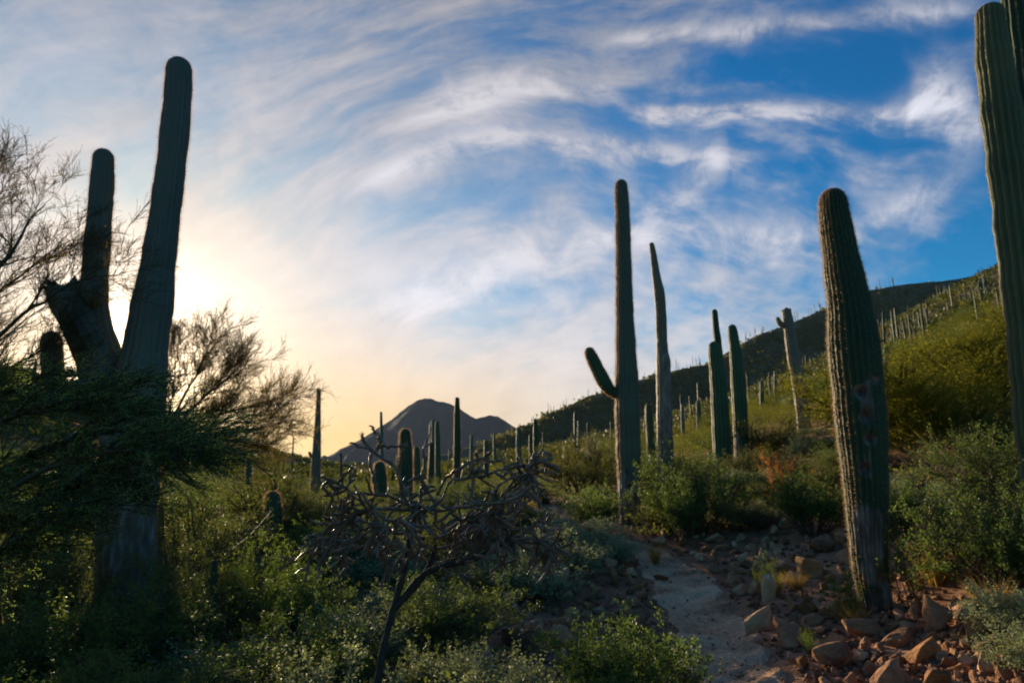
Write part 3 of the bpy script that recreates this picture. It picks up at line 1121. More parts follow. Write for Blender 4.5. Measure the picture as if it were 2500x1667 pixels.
# hillside saguaros: low ribbed columns, shared meshes
def small_saguaro(arms, seed, hgt=5.0):
    g = np.random.default_rng(seed)
    G = Geo()
    n = 9

    def col(path, rad):
        path = catmull(path, 5)
        m = 10
        T = norm(np.gradient(path, axis=0))
        X = norm(np.cross(np.array([0, 1., 0]), T))
        Yv = np.cross(T, X)
        th = np.arange(m) * 2 * PI / m
        L = np.linspace(0, 1, len(path))
        r = rad * (1 - .25 * L) * np.sqrt(np.clip((1.012 - L) * 14, 0.03, 1))
        rr = r[:, None] * (1 - .10 * (np.arange(m) % 2))[None]
        V = path[:, None] + (X[:, None] * np.cos(th)[None, :, None] + Yv[:, None] * np.sin(th)[None, :, None]) * rr[..., None]
        idx = np.arange(len(path) * m).reshape(len(path), m)
        nx = np.roll(idx, -1, 1)
        G.add(V.reshape(-1, 3), [np.stack([idx[:-1], nx[:-1], nx[1:], idx[1:]], -1).reshape(-1, 4)], np.repeat(g.random(), V.size // 3))
    lean = g.normal(size=2) * .03
    zz = np.linspace(-.4, hgt, n)
    col(np.stack([lean[0] * zz, lean[1] * zz, zz], 1), .175)
    for _ in range(arms):
        a = g.random() * 6.28
        z0 = hgt * (.35 + .2 * g.random())
        h = .8 + g.random() * 1.3
        c, s_ = math.cos(a), math.sin(a)
        col(np.array([[0, 0, z0], [c * .35, s_ * .35, z0 - .02], [c * .52, s_ * .52, z0 + .25], [c * .54, s_ * .54, z0 + h]]), .14)
    return mesh('saguaro', np.concatenate(G.V), G.F, [M['sag_far']], True, {'rib': np.full(G.n, .4), 'scar': np.zeros(G.n)})


M['sag_far'] = saguaro_mat('saguaro_skin_far', (.028, .048, .020), (.058, .075, .034), 0)
SM = [small_saguaro(a, i, h) for i, (a, h) in enumerate([(0, 5.5), (0, 4.2), (1, 5.6), (2, 6.2), (0, 6.4), (0, 3.0)])]
g = np.random.default_rng(55)
cnt = 0


FARS = []


def put_far(x, y, z, sc):
    """a saguaro on the far ridge, a few pixels tall: joined with its like"""
    FARS.append((SM[g.choice(6, p=[.28, .2, .12, .08, .22, .1])], x, y, z, sc, g.random() * 6.28))


def put_small(x, y, z, sc, label, group):
    link('saguaro', SM[g.choice(6, p=[.28, .2, .12, .08, .22, .1])], loc=(x, y, z), rot=(0, 0, g.random() * 6.28), scale=sc, label=label, cat='cactus', group=group)


# near hillside: thick on the right-hand slope
for _ in range(9000):
    if cnt >= 205:
        break
    px = g.uniform(520, 1040)
    Y = math.exp(g.uniform(math.log(55), math.log(215)))
    if g.random() > ((px - 480) / 540) ** .8 or math.sin(px * .05 + Y * .09) * math.sin(px * .023 - Y * .05 + 1) < g.uniform(-.9, .35):
        continue
    x, y, z = at(px, Y)
    if Y > 185:
        lab = 'tiny saguaro standing along the crest of the green hillside'
        gr = 'saguaros along the crest of the near hillside'
    elif Y > 110:
        lab = 'small distant saguaro among many on the upper green hillside'
        gr = 'saguaros on the upper hillside'
    else:
        lab = 'slim pale green saguaro in the brush of the lower hillside'
        gr = 'saguaros on the lower hillside'
    sc_ = g.uniform(.28, .92) * (.66 if Y > 110 else .9)
    if Y < 105:
        qx, qy = pix(x, y, z + 2 * sc_)
        lab = own_label('slim hillside saguaro', qx / K, qy / K, 'taller' if sc_ > .65 else 'shorter') or lab
    put_small(x, y, z, sc_, lab, gr)
    cnt += 1
# a denser line right on the crest and on the ridge behind
for _ in range(22):
    x, y, z = at(g.uniform(905, 1015), g.uniform(192, 212))
    put_small(x, y, z, g.uniform(.35, .85), 'tiny saguaro standing along the crest of the green hillside', 'saguaros along the crest of the near hillside')
for _ in range(62):
    px = g.uniform(530, 930)
    s_ = ray(px, 400)[0]
    x = s_ * 520
    put_far(x, 520 + g.uniform(-3, 3), ridge_z(x) - .2, g.uniform(.8, 1.45))
for _ in range(14):
    px = g.uniform(-60, 500)
    Y = g.uniform(50, 110)
    x, y, z = at(px, Y)
    sc_ = g.uniform(.6, 1.0)
    qx, qy = pix(x, y, z + 2 * sc_)
    lab = own_label('valley saguaro', qx / K, qy / K, 'taller' if sc_ > .8 else 'shorter') if -10 < qx < 1034 else None
    put_small(x, y, z, sc_, lab or 'distant saguaro in the dim brush of the valley floor', 'saguaros on the valley floor')


# ------------------------------------------------------------------ rocks
def rock_mesh(seed, n=16, squash=(1, .8, .6), cuts=2, rough=.022, mat='rock', name='rock'):
    import bmesh
    g = np.random.default_rng(seed)
    bm = bmesh.new()
    P = norm(g.normal(size=(n, 3))) * (.75 + .35 * g.random((n, 1))) * .5 * np.array(squash)
    for p in P:
        bm.verts.new(p)
    r = bmesh.ops.convex_hull(bm, input=bm.verts)
    bmesh.ops.delete(bm, geom=[v for v in bm.verts if not v.link_faces], context='VERTS')
    if cuts:
        bmesh.ops.bevel(bm, geom=list(bm.edges), offset=.016, segments=1, affect='EDGES', profile=.5)
        bmesh.ops.triangulate(bm, faces=bm.faces)
        bmesh.ops.subdivide_edges(bm, edges=[e for e in bm.edges if e.calc_length() > .16], cuts=1, use_grid_fill=True)
        bmesh.ops.triangulate(bm, faces=bm.faces)
        for v in bm.verts:
            n_ = sum(math.sin(v.co.dot(Vector(k)) * f + ph) for k, f, ph in [((1, .3, .2), 13, seed), ((.2, 1, -.5), 17, 2 * seed), ((-.4, .3, 1), 23, 3 * seed)])
            v.co += v.normal * n_ * rough * .5
    me = bpy.data.meshes.new(name)
    bm.to_mesh(me)
    bm.free()
    me.materials.append(M[mat])
    return me


ROCKS = [rock_mesh(i, int(9 + i % 5 * 2), (1, .65 + .07 * (i % 5), .45 + .1 * (i % 4))) for i in range(14)]
ROCKS_R = [rock_mesh(40 + i, 14, (1, .8, .6), mat='rock_rust') for i in range(3)]
ROCKS_P = [rock_mesh(60 + i, 14, (1, .7, .5), mat='rock_pale') for i in range(3)]
g = np.random.default_rng(91)
PLACED = []


def put_rock(px, py, wpx, me, label, group=None, rot=None, sc=(1, 1, 1), sink=.14):
    """px, py, wpx in 2352 px units: foot centre and width of the stone"""
    x, y, z = on_ray(px * K, py * K)
    w = wpx * K / FPX * y * 1.02
    o = link('rock', me, loc=(x, y, z + w * sc[2] * (.28 - sink)), rot=rot or (g.uniform(-.3, .3), g.uniform(-.3, .3), g.random() * 6.28),
             scale=(w * sc[0], w * sc[1], w * sc[2]), label=label, cat='rock', group=group)
    PLACED.append((px, py, wpx))
    return o


put_rock(1768, 1402, 62, ROCKS_P[0], 'pale upright stone catching the light at the right edge of the trail', rot=(.2, .1, .5), sc=(.8, .8, 2.6), sink=.0)
put_rock(1742, 1470, 58, ROCKS[3], 'pointed grey wedge-shaped stone just below the pale upright stone', rot=(.5, .6, .4), sc=(.9, .8, 2.2), sink=.0)
put_rock(1722, 1425, 46, ROCKS[5], 'small rounded stone between trail and pointed wedge stone', rot=(.1, .3, 1))
put_rock(1918, 1532, 130, ROCKS[8], 'long flat-topped slab lying across the lower right stones', rot=(.05, .04, .1), sc=(1, .6, 1.1), sink=.1)
put_rock(1950, 1420, 110, ROCKS_R[0], 'rust-orange block at the foot of the scarred saguaro', rot=(.2, -.1, .3), sc=(1, .9, 1.1))
put_rock(1990, 1462, 112, ROCKS[1], 'brown angular stone in front of the rust-orange block', rot=(.1, .25, .2), sc=(1, .8, .9))
put_rock(2075, 1480, 104, ROCKS[2], 'slanting pinkish slab pointing up to the right', rot=(.1, -.45, .1), sc=(1.05, .6, .7), sink=.1)
put_rock(1900, 1490, 90, ROCKS[7], 'dark triangular stone above the long flat slab', rot=(.3, .2, 2), sc=(1, .9, 1.1))
put_rock(1860, 1325, 84, ROCKS_R[2], 'large smooth brown boulder left of the scarred saguaro foot', rot=(0, .1, .3), sc=(1, .9, 1.15), sink=.1)
put_rock(2150, 1330, 70, ROCKS_P[1], 'light tan stone leaning under the tan twiggy bush', rot=(.5, .7, .2), sc=(.8, .7, 1.2))
put_rock(2115, 1412, 74, ROCKS[6], 'leaning flat pink stone right of the scarred saguaro foot', rot=(.3, -.7, .2), sc=(1, .6, .9))
put_rock(2220, 1425, 90, ROCKS[9], 'orange-brown stone beside the grey-green bush on the right', rot=(.2, .2, 1), sc=(1, .8, 1))
put_rock(1640, 1245, 56, ROCKS[0], 'rounded brown stone heading the rock bank above the trail', rot=(0, 0, .2), sc=(1, .9, 1))
put_rock(1700, 1240, 66, ROCKS[10], 'broad stone second in the row above the trail bend', rot=(.1, .1, .8), sc=(1, .8, .9))
put_rock(1520, 1330, 40, ROCKS_R[1], 'reddish flat stone at the left edge of the trail', rot=(.1, .2, .3), sc=(1, .8, .7))

LIT = ['rough brown stone in the rock bank right of the trail', 'reddish stone among the rocks left of the trail', 'loose stone lying near the trail bend']
# scattered stones: (polygon box px0,px1,py0,py1, count, size range px, label, group)
ZONES = [
    (1690, 2352, 1400, 1600, 125, (34, 120), 'rough brown stone in the rock bank right of the trail', 'stones in the rock bank right of the trail'),
    (1640, 1960, 1255, 1400, 45, (26, 78), 'brown stone on the slope above the right edge of the trail', 'stones above the right edge of the trail'),
    (1480, 1960, 1205, 1290, 45, (20, 62), 'smaller brown stone by the upper trail bend', 'stones by the upper trail bend'),
    (1170, 1520, 1290, 1460, 70, (30, 92), 'reddish stone among the rocks left of the trail', 'stones left of the trail'),
    (1040, 1600, 1440, 1600, 22, (34, 90), 'dim reddish stone on the bare soil at the bottom of the picture', 'stones on the bare soil low in the picture'),
    (1960, 2352, 1180, 1400, 12, (24, 56), 'stone half hidden under the bushes on the right', 'stones under the right-hand bushes'),
]
for x0, x1, y0, y1, n, (s0, s1), lab, gr in ZONES:
    k = 0
    for _ in range(n * 12):
        if k >= n:
            break
        px, py = g.uniform(x0, x1), g.uniform(y0, y1)
        w = s0 + (s1 - s0) * g.random() ** 2.2
        wx, wy, _z = on_ray(px * K, py * K)
        if in_trail(wx, wy, w * K / FPX * wy * .35):
            continue
        if any(abs(px - a) < (w + c) * .31 and abs(py - b) < (w + c) * .17 for a, b, c in PLACED):
            continue
        mm = ROCKS[g.integers(0, 14)] if g.random() < .86 else ROCKS_R[g.integers(0, 3)]
        szw = 'large' if w > s0 + (s1 - s0) * .5 else ('small' if w < s0 + (s1 - s0) * .15 else 'middling')
        rust = mm in ROCKS_R
        own = own_label('rust-coloured stone' if rust else 'brown stone', px, py, szw)
        put_rock(px, py, w, mm, own or lab, gr, rot=(g.uniform(-.5, .5), g.uniform(-.5, .5), g.random() * 6.28), sc=(1, g.uniform(.7, 1), g.uniform(1.0, 1.7)))
        k += 1

# pebbles and rubble too small to pick apart
peb = [rock_mesh(200 + i, 9, (1, .8, .6), cuts=0, name='pebble') for i in range(6)]
pv = []
for me in peb:
    me.calc_loop_triangles()
    pv.append((np.array([v.co[:] for v in me.vertices]), np.array([t.vertices[:] for t in me.loop_triangles])))
G = Geo()
for x0, x1, y0, y1, n in [(1600, 2400, 1390, 1610, 420), (1480, 2000, 1205, 1400, 260), (1100, 1530, 1290, 1600, 240), (1300, 1500, 1200, 1290, 60)]:
    for _ in range(n):
        px, py = g.uniform(x0, x1), g.uniform(y0, y1)
        x, y, z = on_ray(px * K, py * K)
        w = g.uniform(.05, .13)
        if in_trail(x, y, w * .3):
            continue
        me_ = ROCKS[g.integers(0, 14)]
        co = np.empty(len(me_.vertices) * 3, dtype=np.float32)
        me_.vertices.foreach_get('co', co)
        me_.calc_loop_triangles()
        tr_ = np.empty(len(me_.loop_triangles) * 3, dtype=np.int32)
        me_.loop_triangles.foreach_get('vertices', tr_)
        a_ = g.random() * 6.28
        R_ = np.array([[math.cos(a_), -math.sin(a_), 0], [math.sin(a_), math.cos(a_), 0], [0, 0, g.uniform(.9, 1.5)]])
        G.add(co.reshape(-1, 3) @ R_.T * w + np.array([x, y, z + w * .12]), [tr_.reshape(-1, 3)])
link('rubble', G.build('rubble', [M['rock']]), kind='stuff')
G = Geo()
for _ in range(4200):
    px, py = g.uniform(950, 2400), 1175 + 430 * g.random() ** .8
    x, y, z = on_ray(px * K, py * K)
    tr = in_trail(x, y, .02)
    if tr and g.random() < .4:
        continue
    if px < 1150 and g.random() < .5:
        continue
    w = (.018 + .075 * g.random() ** 3) * (.7 if tr else 1.25) * (1 + (y - 6) * .05)
    V, T = pv[g.integers(0, 6)]
    a = g.random() * 6.28
    c, s_ = math.cos(a), math.sin(a)
    R = np.array([[c, -s_, 0], [s_, c, 0], [0, 0, 1]])
    zz = float(Hg(x, y)) + (.03 if tr else 0)
    G.add((V @ R.T) * w + np.array([x, y, zz + w * .12]), [T])
link('pebbles', G.build('pebbles', [M['rock']]), kind='stuff')


# dead twigs and leaf litter on the soil
G = Geo()
n = 3600
for _ in range(n):
    px, py = g.uniform(950, 2400), 1190 + 410 * g.random() ** .8
    x, y, z = on_ray(px * K, py * K)
    if in_trail(x, y, -.05) and g.random() < .8:
        continue
    zz = float(Hg(x, y)) + .012 + .02 * g.random()
    a_ = g.random() * 6.28
    L_, w_ = g.uniform(.02, .16), g.uniform(.003, .008)
    if g.random() < .4:
        L_, w_ = g.uniform(.012, .03), g.uniform(.008, .014)
    u = np.array([math.cos(a_), math.sin(a_), g.uniform(-.25, .25)]) * L_
    v = np.array([-math.sin(a_), math.cos(a_), g.uniform(-.3, .3)]) * w_
    c_ = np.array([x, y, zz])
    G.add([c_, c_ + v, c_ + u + v * .4, c_ + u], [np.array([[0, 1, 2, 3]])], np.full(4, g.random()))
link('litter', G.build('litter', [M['straw']]), kind='stuff')


# ------------------------------------------------------------------ shrubs
def stems_geo(levels, m=3):
    G = Geo()
    for P, R in levels:
        V, F, t = tubes(P, R, m)
        G.add(V, F, t)
    return G


def dome_shrub(seed, nst=26, n2=160, n3=520, nleaf=5200, leaf=.022, spread=.8, up=.25, h=.8, aspect=.55, upright=.2, spr=.012, r=.010, wig=.12):
    """a bush about 1 m high and wide: returns stem levels and leaf data"""
    g = np.random.default_rng(seed)
    a = g.random(nst) * 6.28
    tilt = spread * np.sqrt(g.random(nst))
    d = np.stack([np.sin(tilt) * np.cos(a), np.sin(tilt) * np.sin(a), np.cos(tilt)], 1)
    L = h * (.6 + .5 * g.random(nst))
    p = [np.stack([.05 * np.cos(a), .05 * np.sin(a), np.full(nst, -.05)], 1)]
    for j in range(4):
        d = norm(d + g.normal(size=d.shape) * wig + np.array([0, 0, up * .3]))
        p.append(p[-1] + d * (L / 4)[:, None])
    P0 = np.stack(p, 1)
    R0 = np.linspace(1, .4, 5)[None] * (r * (.7 + .6 * g.random(nst)))[:, None]
    P1, R1 = grow(P0, R0, n2, (.14, .34), .75, 4, up, .14, .6, .25, g=g)
    P2, R2 = grow(P1, R1, n3, (.06, .20), .7, 3, up, .14, .6, .2, g=g)
    lv = leaves(P2, int(nleaf * .75), leaf, spr, aspect, upright, 0.1, g)
    lv2 = leaves(P1, int(nleaf * .25), leaf, spr, aspect, upright, 0.5, g)
    return [(P0, R0), (P1, R1), (P2, R2)], [lv, lv2]


def bush_pair(name, lv, lf, smat, lmat):
    sg = stems_geo(lv)
    s = sg.build('stems', [M[smat]], True)
    G = Geo()
    for V, F, t in lf:
        G.add(V, F, t)
    return s, G.build('foliage', [M[lmat]])


PROTO = {}


def add_proto(key, n, seed, smat, lmat, **kw):
    PROTO[key] = [bush_pair(key, *dome_shrub(seed + i, **kw), smat, lmat) for i in range(n)]


add_proto('creosote', 3, 300, 'stem', 'creosote', nleaf=16000, leaf=.014, spread=.75, h=.85, spr=.016)
add_proto('sage', 3, 320, 'stem', 'sage', nst=40, n2=260, n3=700, nleaf=9000, leaf=.026, spread=1.25, up=.35, h=.55, aspect=.6, spr=.014, r=.006)
add_proto('jojoba', 2, 340, 'stem', 'jojoba', nst=44, n2=240, n3=800, nleaf=13000, leaf=.027, spread=.8, up=.45, h=.75, aspect=.5, upright=.9, spr=.012, r=.007)
add_proto('palo', 3, 360, 'bark', 'palo', nst=16, n2=200, n3=1500, nleaf=15000, leaf=.014, spread=.95, up=.18, h=.75, aspect=.35, upright=.5, spr=.012, r=.014)
add_proto('palotree', 2, 370, 'palogold', 'palogold', nst=14, n2=500, n3=5000, nleaf=60000, leaf=.0085, spread=1.0, up=.2, h=.78, aspect=.35, upright=.4, spr=.008, r=.012)
add_proto('twiggy', 2, 380, 'twig', 'straw', nst=34, n2=320, n3=1200, nleaf=500, leaf=.02, spread=1.0, up=.1, h=.7, r=.007, wig=.2)
add_proto('orange', 1, 390, 'stem', 'orange', nst=30, n2=200, n3=500, nleaf=5000, leaf=.022, spread=.6, up=.5, h=.8, r=.006)
add_proto('darkbush', 3, 400, 'stem', 'darkleaf', nst=34, n2=220, n3=900, nleaf=17000, leaf=.018, spread=.95, up=.25, h=.75, r=.008)
add_proto('weed', 2, 420, 'grass', 'grass', nst=26, n2=120, n3=260, nleaf=2200, leaf=.034, spread=.6, up=.6, h=.85, aspect=.3, upright=1.2, r=.005)


def grass_tuft(seed, mat, n=260, h=.6):
    g = np.random.default_rng(seed)
    a = g.random(n) * 6.28
    ti = .55 * g.random(n) ** .8
    d = np.stack([np.sin(ti) * np.cos(a), np.sin(ti) * np.sin(a), np.cos(ti)], 1)
    L = h * (.5 + .6 * g.random(n))[:, None]
    p0 = np.stack([.09 * np.cos(a) * g.random(n), .09 * np.sin(a) * g.random(n), np.zeros(n)], 1)
    p1 = p0 + d * L * .55
    d2 = norm(d + np.stack([np.cos(a), np.sin(a), -np.ones(n) * .3], 1) * .35)
    p2 = p1 + d2 * L * .5
    w = norm(np.cross(d, g.normal(size=d.shape))) * .0035
    V = np.stack([p0 - w, p0 + w, p1 + w, p1 - w, p2], 1).reshape(-1, 3)
    b = np.arange(n)[:, None] * 5
    return mesh('grass_tuft', V, [b + np.array([[0, 1, 2, 3]]), b + np.array([[3, 2, 4]])], [M[mat]], False, {'tint': np.repeat(g.random(n), 5)})


TUFT = [grass_tuft(1, 'straw'), grass_tuft(2, 'straw'), grass_tuft(3, 'grass')]

g = np.random.default_rng(123)


BNAME = {'creosote': 'creosote_bush', 'sage': 'brittlebush', 'palo': 'palo_verde_bush', 'darkbush': 'bush', 'twiggy': 'bare_shrub', 'jojoba': 'jojoba_bush',
         'weed': 'weed', 'orange': 'dried_bush'}
BCAT = {'weed': 'weed', 'creosote': 'bush', 'darkbush': 'bush', 'jojoba': 'bush', 'palo': 'bush', 'orange': 'bush'}


def bush(kind, px, Y, w, h, label=None, group=None, name=None, cat=None, parts=True, sink=0.0):
    """px (2352 px units), depth, width and height in metres"""
    name = name or BNAME[kind]
    cat = cat or BCAT.get(kind, 'shrub')
    x, y, z = at(px * K, Y)
    st, fo = PROTO[kind][g.integers(0, len(PROTO[kind]))]
    rz = g.random() * 6.28
    sc = (w, w, h)
    if parts:
        r = link(name, None, loc=(x, y, z - sink), rot=(0, 0, rz), scale=sc, label=label, cat=cat, group=group)
        link('stems', st, r)
        link('foliage', fo, r)
    else:
        r = link(name, fo, loc=(x, y, z - sink), rot=(0, 0, rz), scale=sc, label=label, cat=cat, group=group)
    return r


NEAR = [
    ('jojoba', 1430, 5.0, 1.05, .85, 'bright green upright-leaved bush at the bottom edge left of the trail'),
    ('jojoba', 1370, 4.7, .7, .7, 'lower green bush against the left side of the bright green one'),
    ('sage', 1150, 5.3, .95, .75, 'grey-green bushy shrub at the bottom, right of the cholla trunk'),
    ('sage', 1040, 5.9, .8, .7, 'pale grey-green shrub directly behind the cholla trunk'),
    ('sage', 1290, 10.9, 1.6, .95, 'silvery teal shrub on the left bank of the trail'),
    ('sage', 1215, 9.6, 1.2, .8, 'green-grey shrub between the cholla and the silvery teal shrub'),
    ('sage', 1330, 13.0, 1.7, .9, 'wide pale teal shrub mound behind the silvery teal shrub'),
    ('sage', 1410, 12.0, .9, .65, 'small yellowish grey shrub at the first stones left of the trail'),
    ('jojoba', 1368, 14.8, 1.3, 1.1, 'light green bush just left of the tallest saguaro foot'),
    ('twiggy', 1310, 15.5, 1.0, .6, 'reddish brown low twiggy shrub near the far trail bend'),
    ('darkbush', 1590, 14.6, 2.3, 2.1, 'big dark green bush right of the tallest saguaro'),
    ('jojoba', 1560, 13.9, 1.1, 1.3, 'leafy lighter green bush hugging the left flank of the big dark bush'),
    ('jojoba', 1862, 12.8, 1.6, 1.3, 'rich green bush left of the scarred saguaro'),
    ('twiggy', 1745, 14.2, 1.6, .9, 'grey leafless twiggy shrub between the dark bush and the rich green bush'),
    ('orange', 1800, 16.0, 1.0, 1.35, 'rust-orange dried bush behind the rocks'),
    ('darkbush', 2290, 7.6, 1.8, 1.5, 'large dark green bush filling the right edge'),
    ('jojoba', 2340, 6.9, .9, 1.1, 'fresh green leafy shoots in front of the large dark bush at the right edge'),
    ('twiggy', 2170, 8.6, 1.3, 1.05, 'tan twiggy bush left of the large dark bush'),
    ('sage', 2320, 6.2, .9, .6, 'grey-green shrub at the right edge above the lowest stones'),
    ('sage', 2345, 5.2, .7, .5, 'pale shrub in the bottom right corner'),
    ('sage', 2120, 12.0, 1.5, 1.2, 'grey-green mound right behind the scarred saguaro'),
    ('twiggy', 2215, 12.5, 1.8, 1.5, 'brown bare shrub in front of the yellow palo verde'),
    ('sage', 2065, 13.6, 1.3, 1.0, 'grey shrub with pale tips up the slope behind the scarred saguaro'),
    ('jojoba', 2050, 11.4, 1.1, 1.0, 'yellowish green shrub right of the scarred saguaro'),
    ('darkbush', 2290, 11.5, 1.8, 1.7, 'dark olive bush up the slope at the right edge'),
    ('weed', 1925, 7.9, .55, .62, 'thin green sprigs left of the scarred saguaro foot'),
    ('weed', 2065, 8.0, .75, .95, 'tall thin green sprigs right of the scarred saguaro foot'),
    ('weed', 1750, 9.3, .5, .55, 'spindly yellow-green sprigs on the rocks above the trail'),
    ('weed', 1830, 6.9, .22, .24, 'tiny green sprig between the boulder and the pale upright stone'),
    # left foreground, in shade
    ('darkbush', 60, 4.6, 1.5, 1.0, 'nearly black bush in the bottom left corner'),
    ('darkbush', 240, 4.9, 1.5, .95, 'dark bush at the bottom, second from the left corner'),
    ('darkbush', 430, 5.3, 1.4, .9, 'dark green bush at the bottom left, third from the corner'),
    ('creosote', 620, 4.8, 1.1, .8, 'dim olive bush low between the left corner and the cholla'),
    ('sage', 560, 6.2, 1.2, .85, 'dusky grey-green shrub right of the giant saguaro foot'),
    ('sage', 790, 5.0, 1.0, .95, 'dim grey-green shrub just left of the cholla trunk'),
    ('darkbush', 720, 5.9, 1.2, .95, 'dark green bush under the left branches of the cholla'),
    ('sage', 830, 7.2, 1.3, .9, 'pale shrub behind the lower left cholla branches'),
    ('jojoba', 700, 8.0, 1.2, 1.0, 'leaf-green bush left of the cholla'),
    ('weed', 590, 8.4, 1.0, 1.15, 'bright green weeds in front of the short stubby saguaro'),
    ('weed', 680, 9.6, .9, .9, 'bright green weeds right of the short stubby saguaro'),
    ('sage', 950, 8.6, 1.4, .65, 'shaded grey shrub behind the middle of the cholla'),
    ('darkbush', 1060, 7.6, 1.2, .9, 'dark bush low behind the right cholla trunk'),
    ('darkbush', 120, 6.4, 1.8, 1.3, 'dark bush before the foot of the giant saguaro, on its left'),
    ('darkbush', 330, 6.9, 1.8, 1.25, 'dark bush before the foot of the giant saguaro'),
    ('creosote', 480, 8.0, 1.5, 1.3, 'olive bush right beside the giant saguaro'),
    ('creosote', 60, 8.3, 2.2, 1.7, 'tall dark bush left of the giant saguaro foot'),
    ('creosote', 200, 8.6, 1.3, 1.15, 'dim bush between the giant saguaro and the column behind it'),
    ('twiggy', 540, 12.5, 1.9, 1.5, 'purplish bare shrub left of the short stubby saguaro'),
    ('creosote', 440, 11.2, 2.2, 1.8, 'golden-edged olive bush behind the giant saguaro, on its right'),
    ('palo', 660, 16.0, 2.6, 1.8, 'yellow-green bush behind the short stubby saguaro'),
    ('darkbush', 700, 12.6, 1.4, .9, 'dark low bush at the foot of the pole-thin saguaro'),
    ('sage', 850, 11.5, 1.9, 1.2, 'hazy grey-green shrub left behind the cholla'),
    ('creosote', 1060, 12.4, 1.8, .95, 'olive bush right behind the cholla'),
    ('jojoba', 1180, 14.0, 1.5, .85, 'green bush behind the right end of the cholla'),
    ('sage', 330, 5.6, 1.0, .7, 'dim grey shrub among the dark bushes below the giant saguaro'),
    ('sage', 930, 4.75, .8, .5, 'low dim shrub at the bottom edge under the cholla'),
]
for k, px, Y, w, h, lab in NEAR:
    bush(k, px, Y, w, h, lab)
# the golden palo verde on the right-hand slope
bush('palotree', 2195, 15.5, 5.0, 3.0, 'broad yellow-green palo verde on the slope left of the cut-off saguaro', name='palo_verde_tree', cat='tree')
bush('palotree', 2310, 19, 4.6, 3.6, 'yellow palo verde behind the cut-off saguaro at the right edge', name='palo_verde_tree', cat='tree')
bush('palo', 2090, 24, 4.0, 2.6, 'yellow-green palo verde right of the scarred saguaro', name='palo_verde_tree', cat='tree')
bush('palo', 1745, 26, 3.6, 2.4, 'olive palo verde between the bright green pair and the broken saguaro', name='palo_verde_tree', cat='tree')
bush('palo', 1385, 30, 4.2, 2.6, 'golden green palo verde left of the tallest saguaro', name='palo_verde_tree', cat='tree')
bush('palo', 1330, 24, 3.0, 1.9, 'golden green palo verde bush beyond the far trail bend', name='palo_verde_tree', cat='tree')

TYPES = {
    'creosote': ('creosote', 'olive green bush'), 'sage': ('sage', 'grey-green rounded shrub'), 'palo': ('palo', 'yellow-green palo verde bush'),
    'darkbush': ('darkbush', 'dark green bush'), 'twiggy': ('twiggy', 'brown leafless shrub'), 'jojoba': ('jojoba', 'leaf-green bush')}
pos = []
MIDS = [
    # px range, Y range, count, weights, size, place words
    ((-120, 1240), (9, 22), 70, dict(creosote=.32, sage=.2, palo=.05, darkbush=.28, twiggy=.07, jojoba=.08), (1.0, 2.0), 'in the shaded valley left of the trail'),
    ((-150, 1500), (22, 60), 120, dict(creosote=.45, palo=.12, sage=.08, darkbush=.35), (1.6, 3.2), 'far down the valley floor'),
    ((1480, 2500), (14.5, 28), 92, dict(creosote=.25, palo=.3, sage=.2, darkbush=.15, twiggy=.10), (1.0, 2.2), 'on the slope right of the trail'),
    ((1400, 2500), (26, 62), 150, dict(creosote=.25, palo=.55, sage=.08, darkbush=.12), (1.8, 3.4), 'on the lower green hillside'),
]
for (x0, x1), (y0, y1), n, wts, (s0, s1), where in MIDS:
    ks = list(wts)
    pr = np.array([wts[k] for k in ks])
    c = 0
    for _ in range(n * 8):
        if c >= n:
            break
        px = g.uniform(x0, x1)
        Y = math.sqrt(g.uniform(y0 ** 2, y1 ** 2))
        x, y, z = at(px * K, Y)
        k = ks[g.choice(len(ks), p=pr / pr.sum())]
        w = g.uniform(s0, s1)
        if 1180 < px < 1510 and Y < 19:
            continue
        if in_trail(x, y, w * .55) or any((x - a) ** 2 + (y - b) ** 2 < (.36 * (w + q)) ** 2 for a, b, q in pos):
            continue
        pos.append((x, y, w))
        h = w * g.uniform(.5, .75) * (.62 if Y > 22 and px < 1400 else .8)
        qx, qy = pix(x, y, z + h * .6)
        own = own_label(TYPES[k][1], qx / K, qy / K, 'large' if w > (s0 + s1) / 2 else 'small') if Y < 40 and -20 < qx < 1044 else None
        bush(k, px, Y, w, h, own or TYPES[k][1] + ' ' + where, TYPES[k][1].replace('bush', 'bushe').replace('shrub', 'shrub') + 's ' + where, parts=Y < 22)
        c += 1

# straw tufts and stalks
for px, Y, sc, mi, lab in [
    (1935, 7.7, .5, 0, 'dry straw tuft touching the scarred saguaro foot'),
    (1762, 9.4, .6, 1, 'dry golden tuft in the rocks above the trail'),
    (1815, 9.6, .5, 0, 'small straw tuft beside the smooth brown boulder'),
    (2130, 8.6, 1.0, 1, 'straw tuft in front of the tan twiggy bush'),
    (2250, 6.6, .8, 0, 'pale straw tuft before the grey-green shrub on the right'),
    (1500, 12.0, .6, 1, 'short dry tuft by the rocks at the upper trail bend'),
    (1215, 17.5, .8, 0, 'dry tuft where the trail disappears'),
    (1640, 5.5, .35, 2, 'small green tuft at the lower trail edge'),
    (1170, 9.8, .9, 2, 'green tuft at the tips of the right cholla branches'),
]:
    x, y, z = at(px * K, Y)
    link('grass_tuft', TUFT[mi], loc=(x, y, z - .02), rot=(0, 0, g.random() * 6), scale=sc, label=lab, cat='grass tuft')

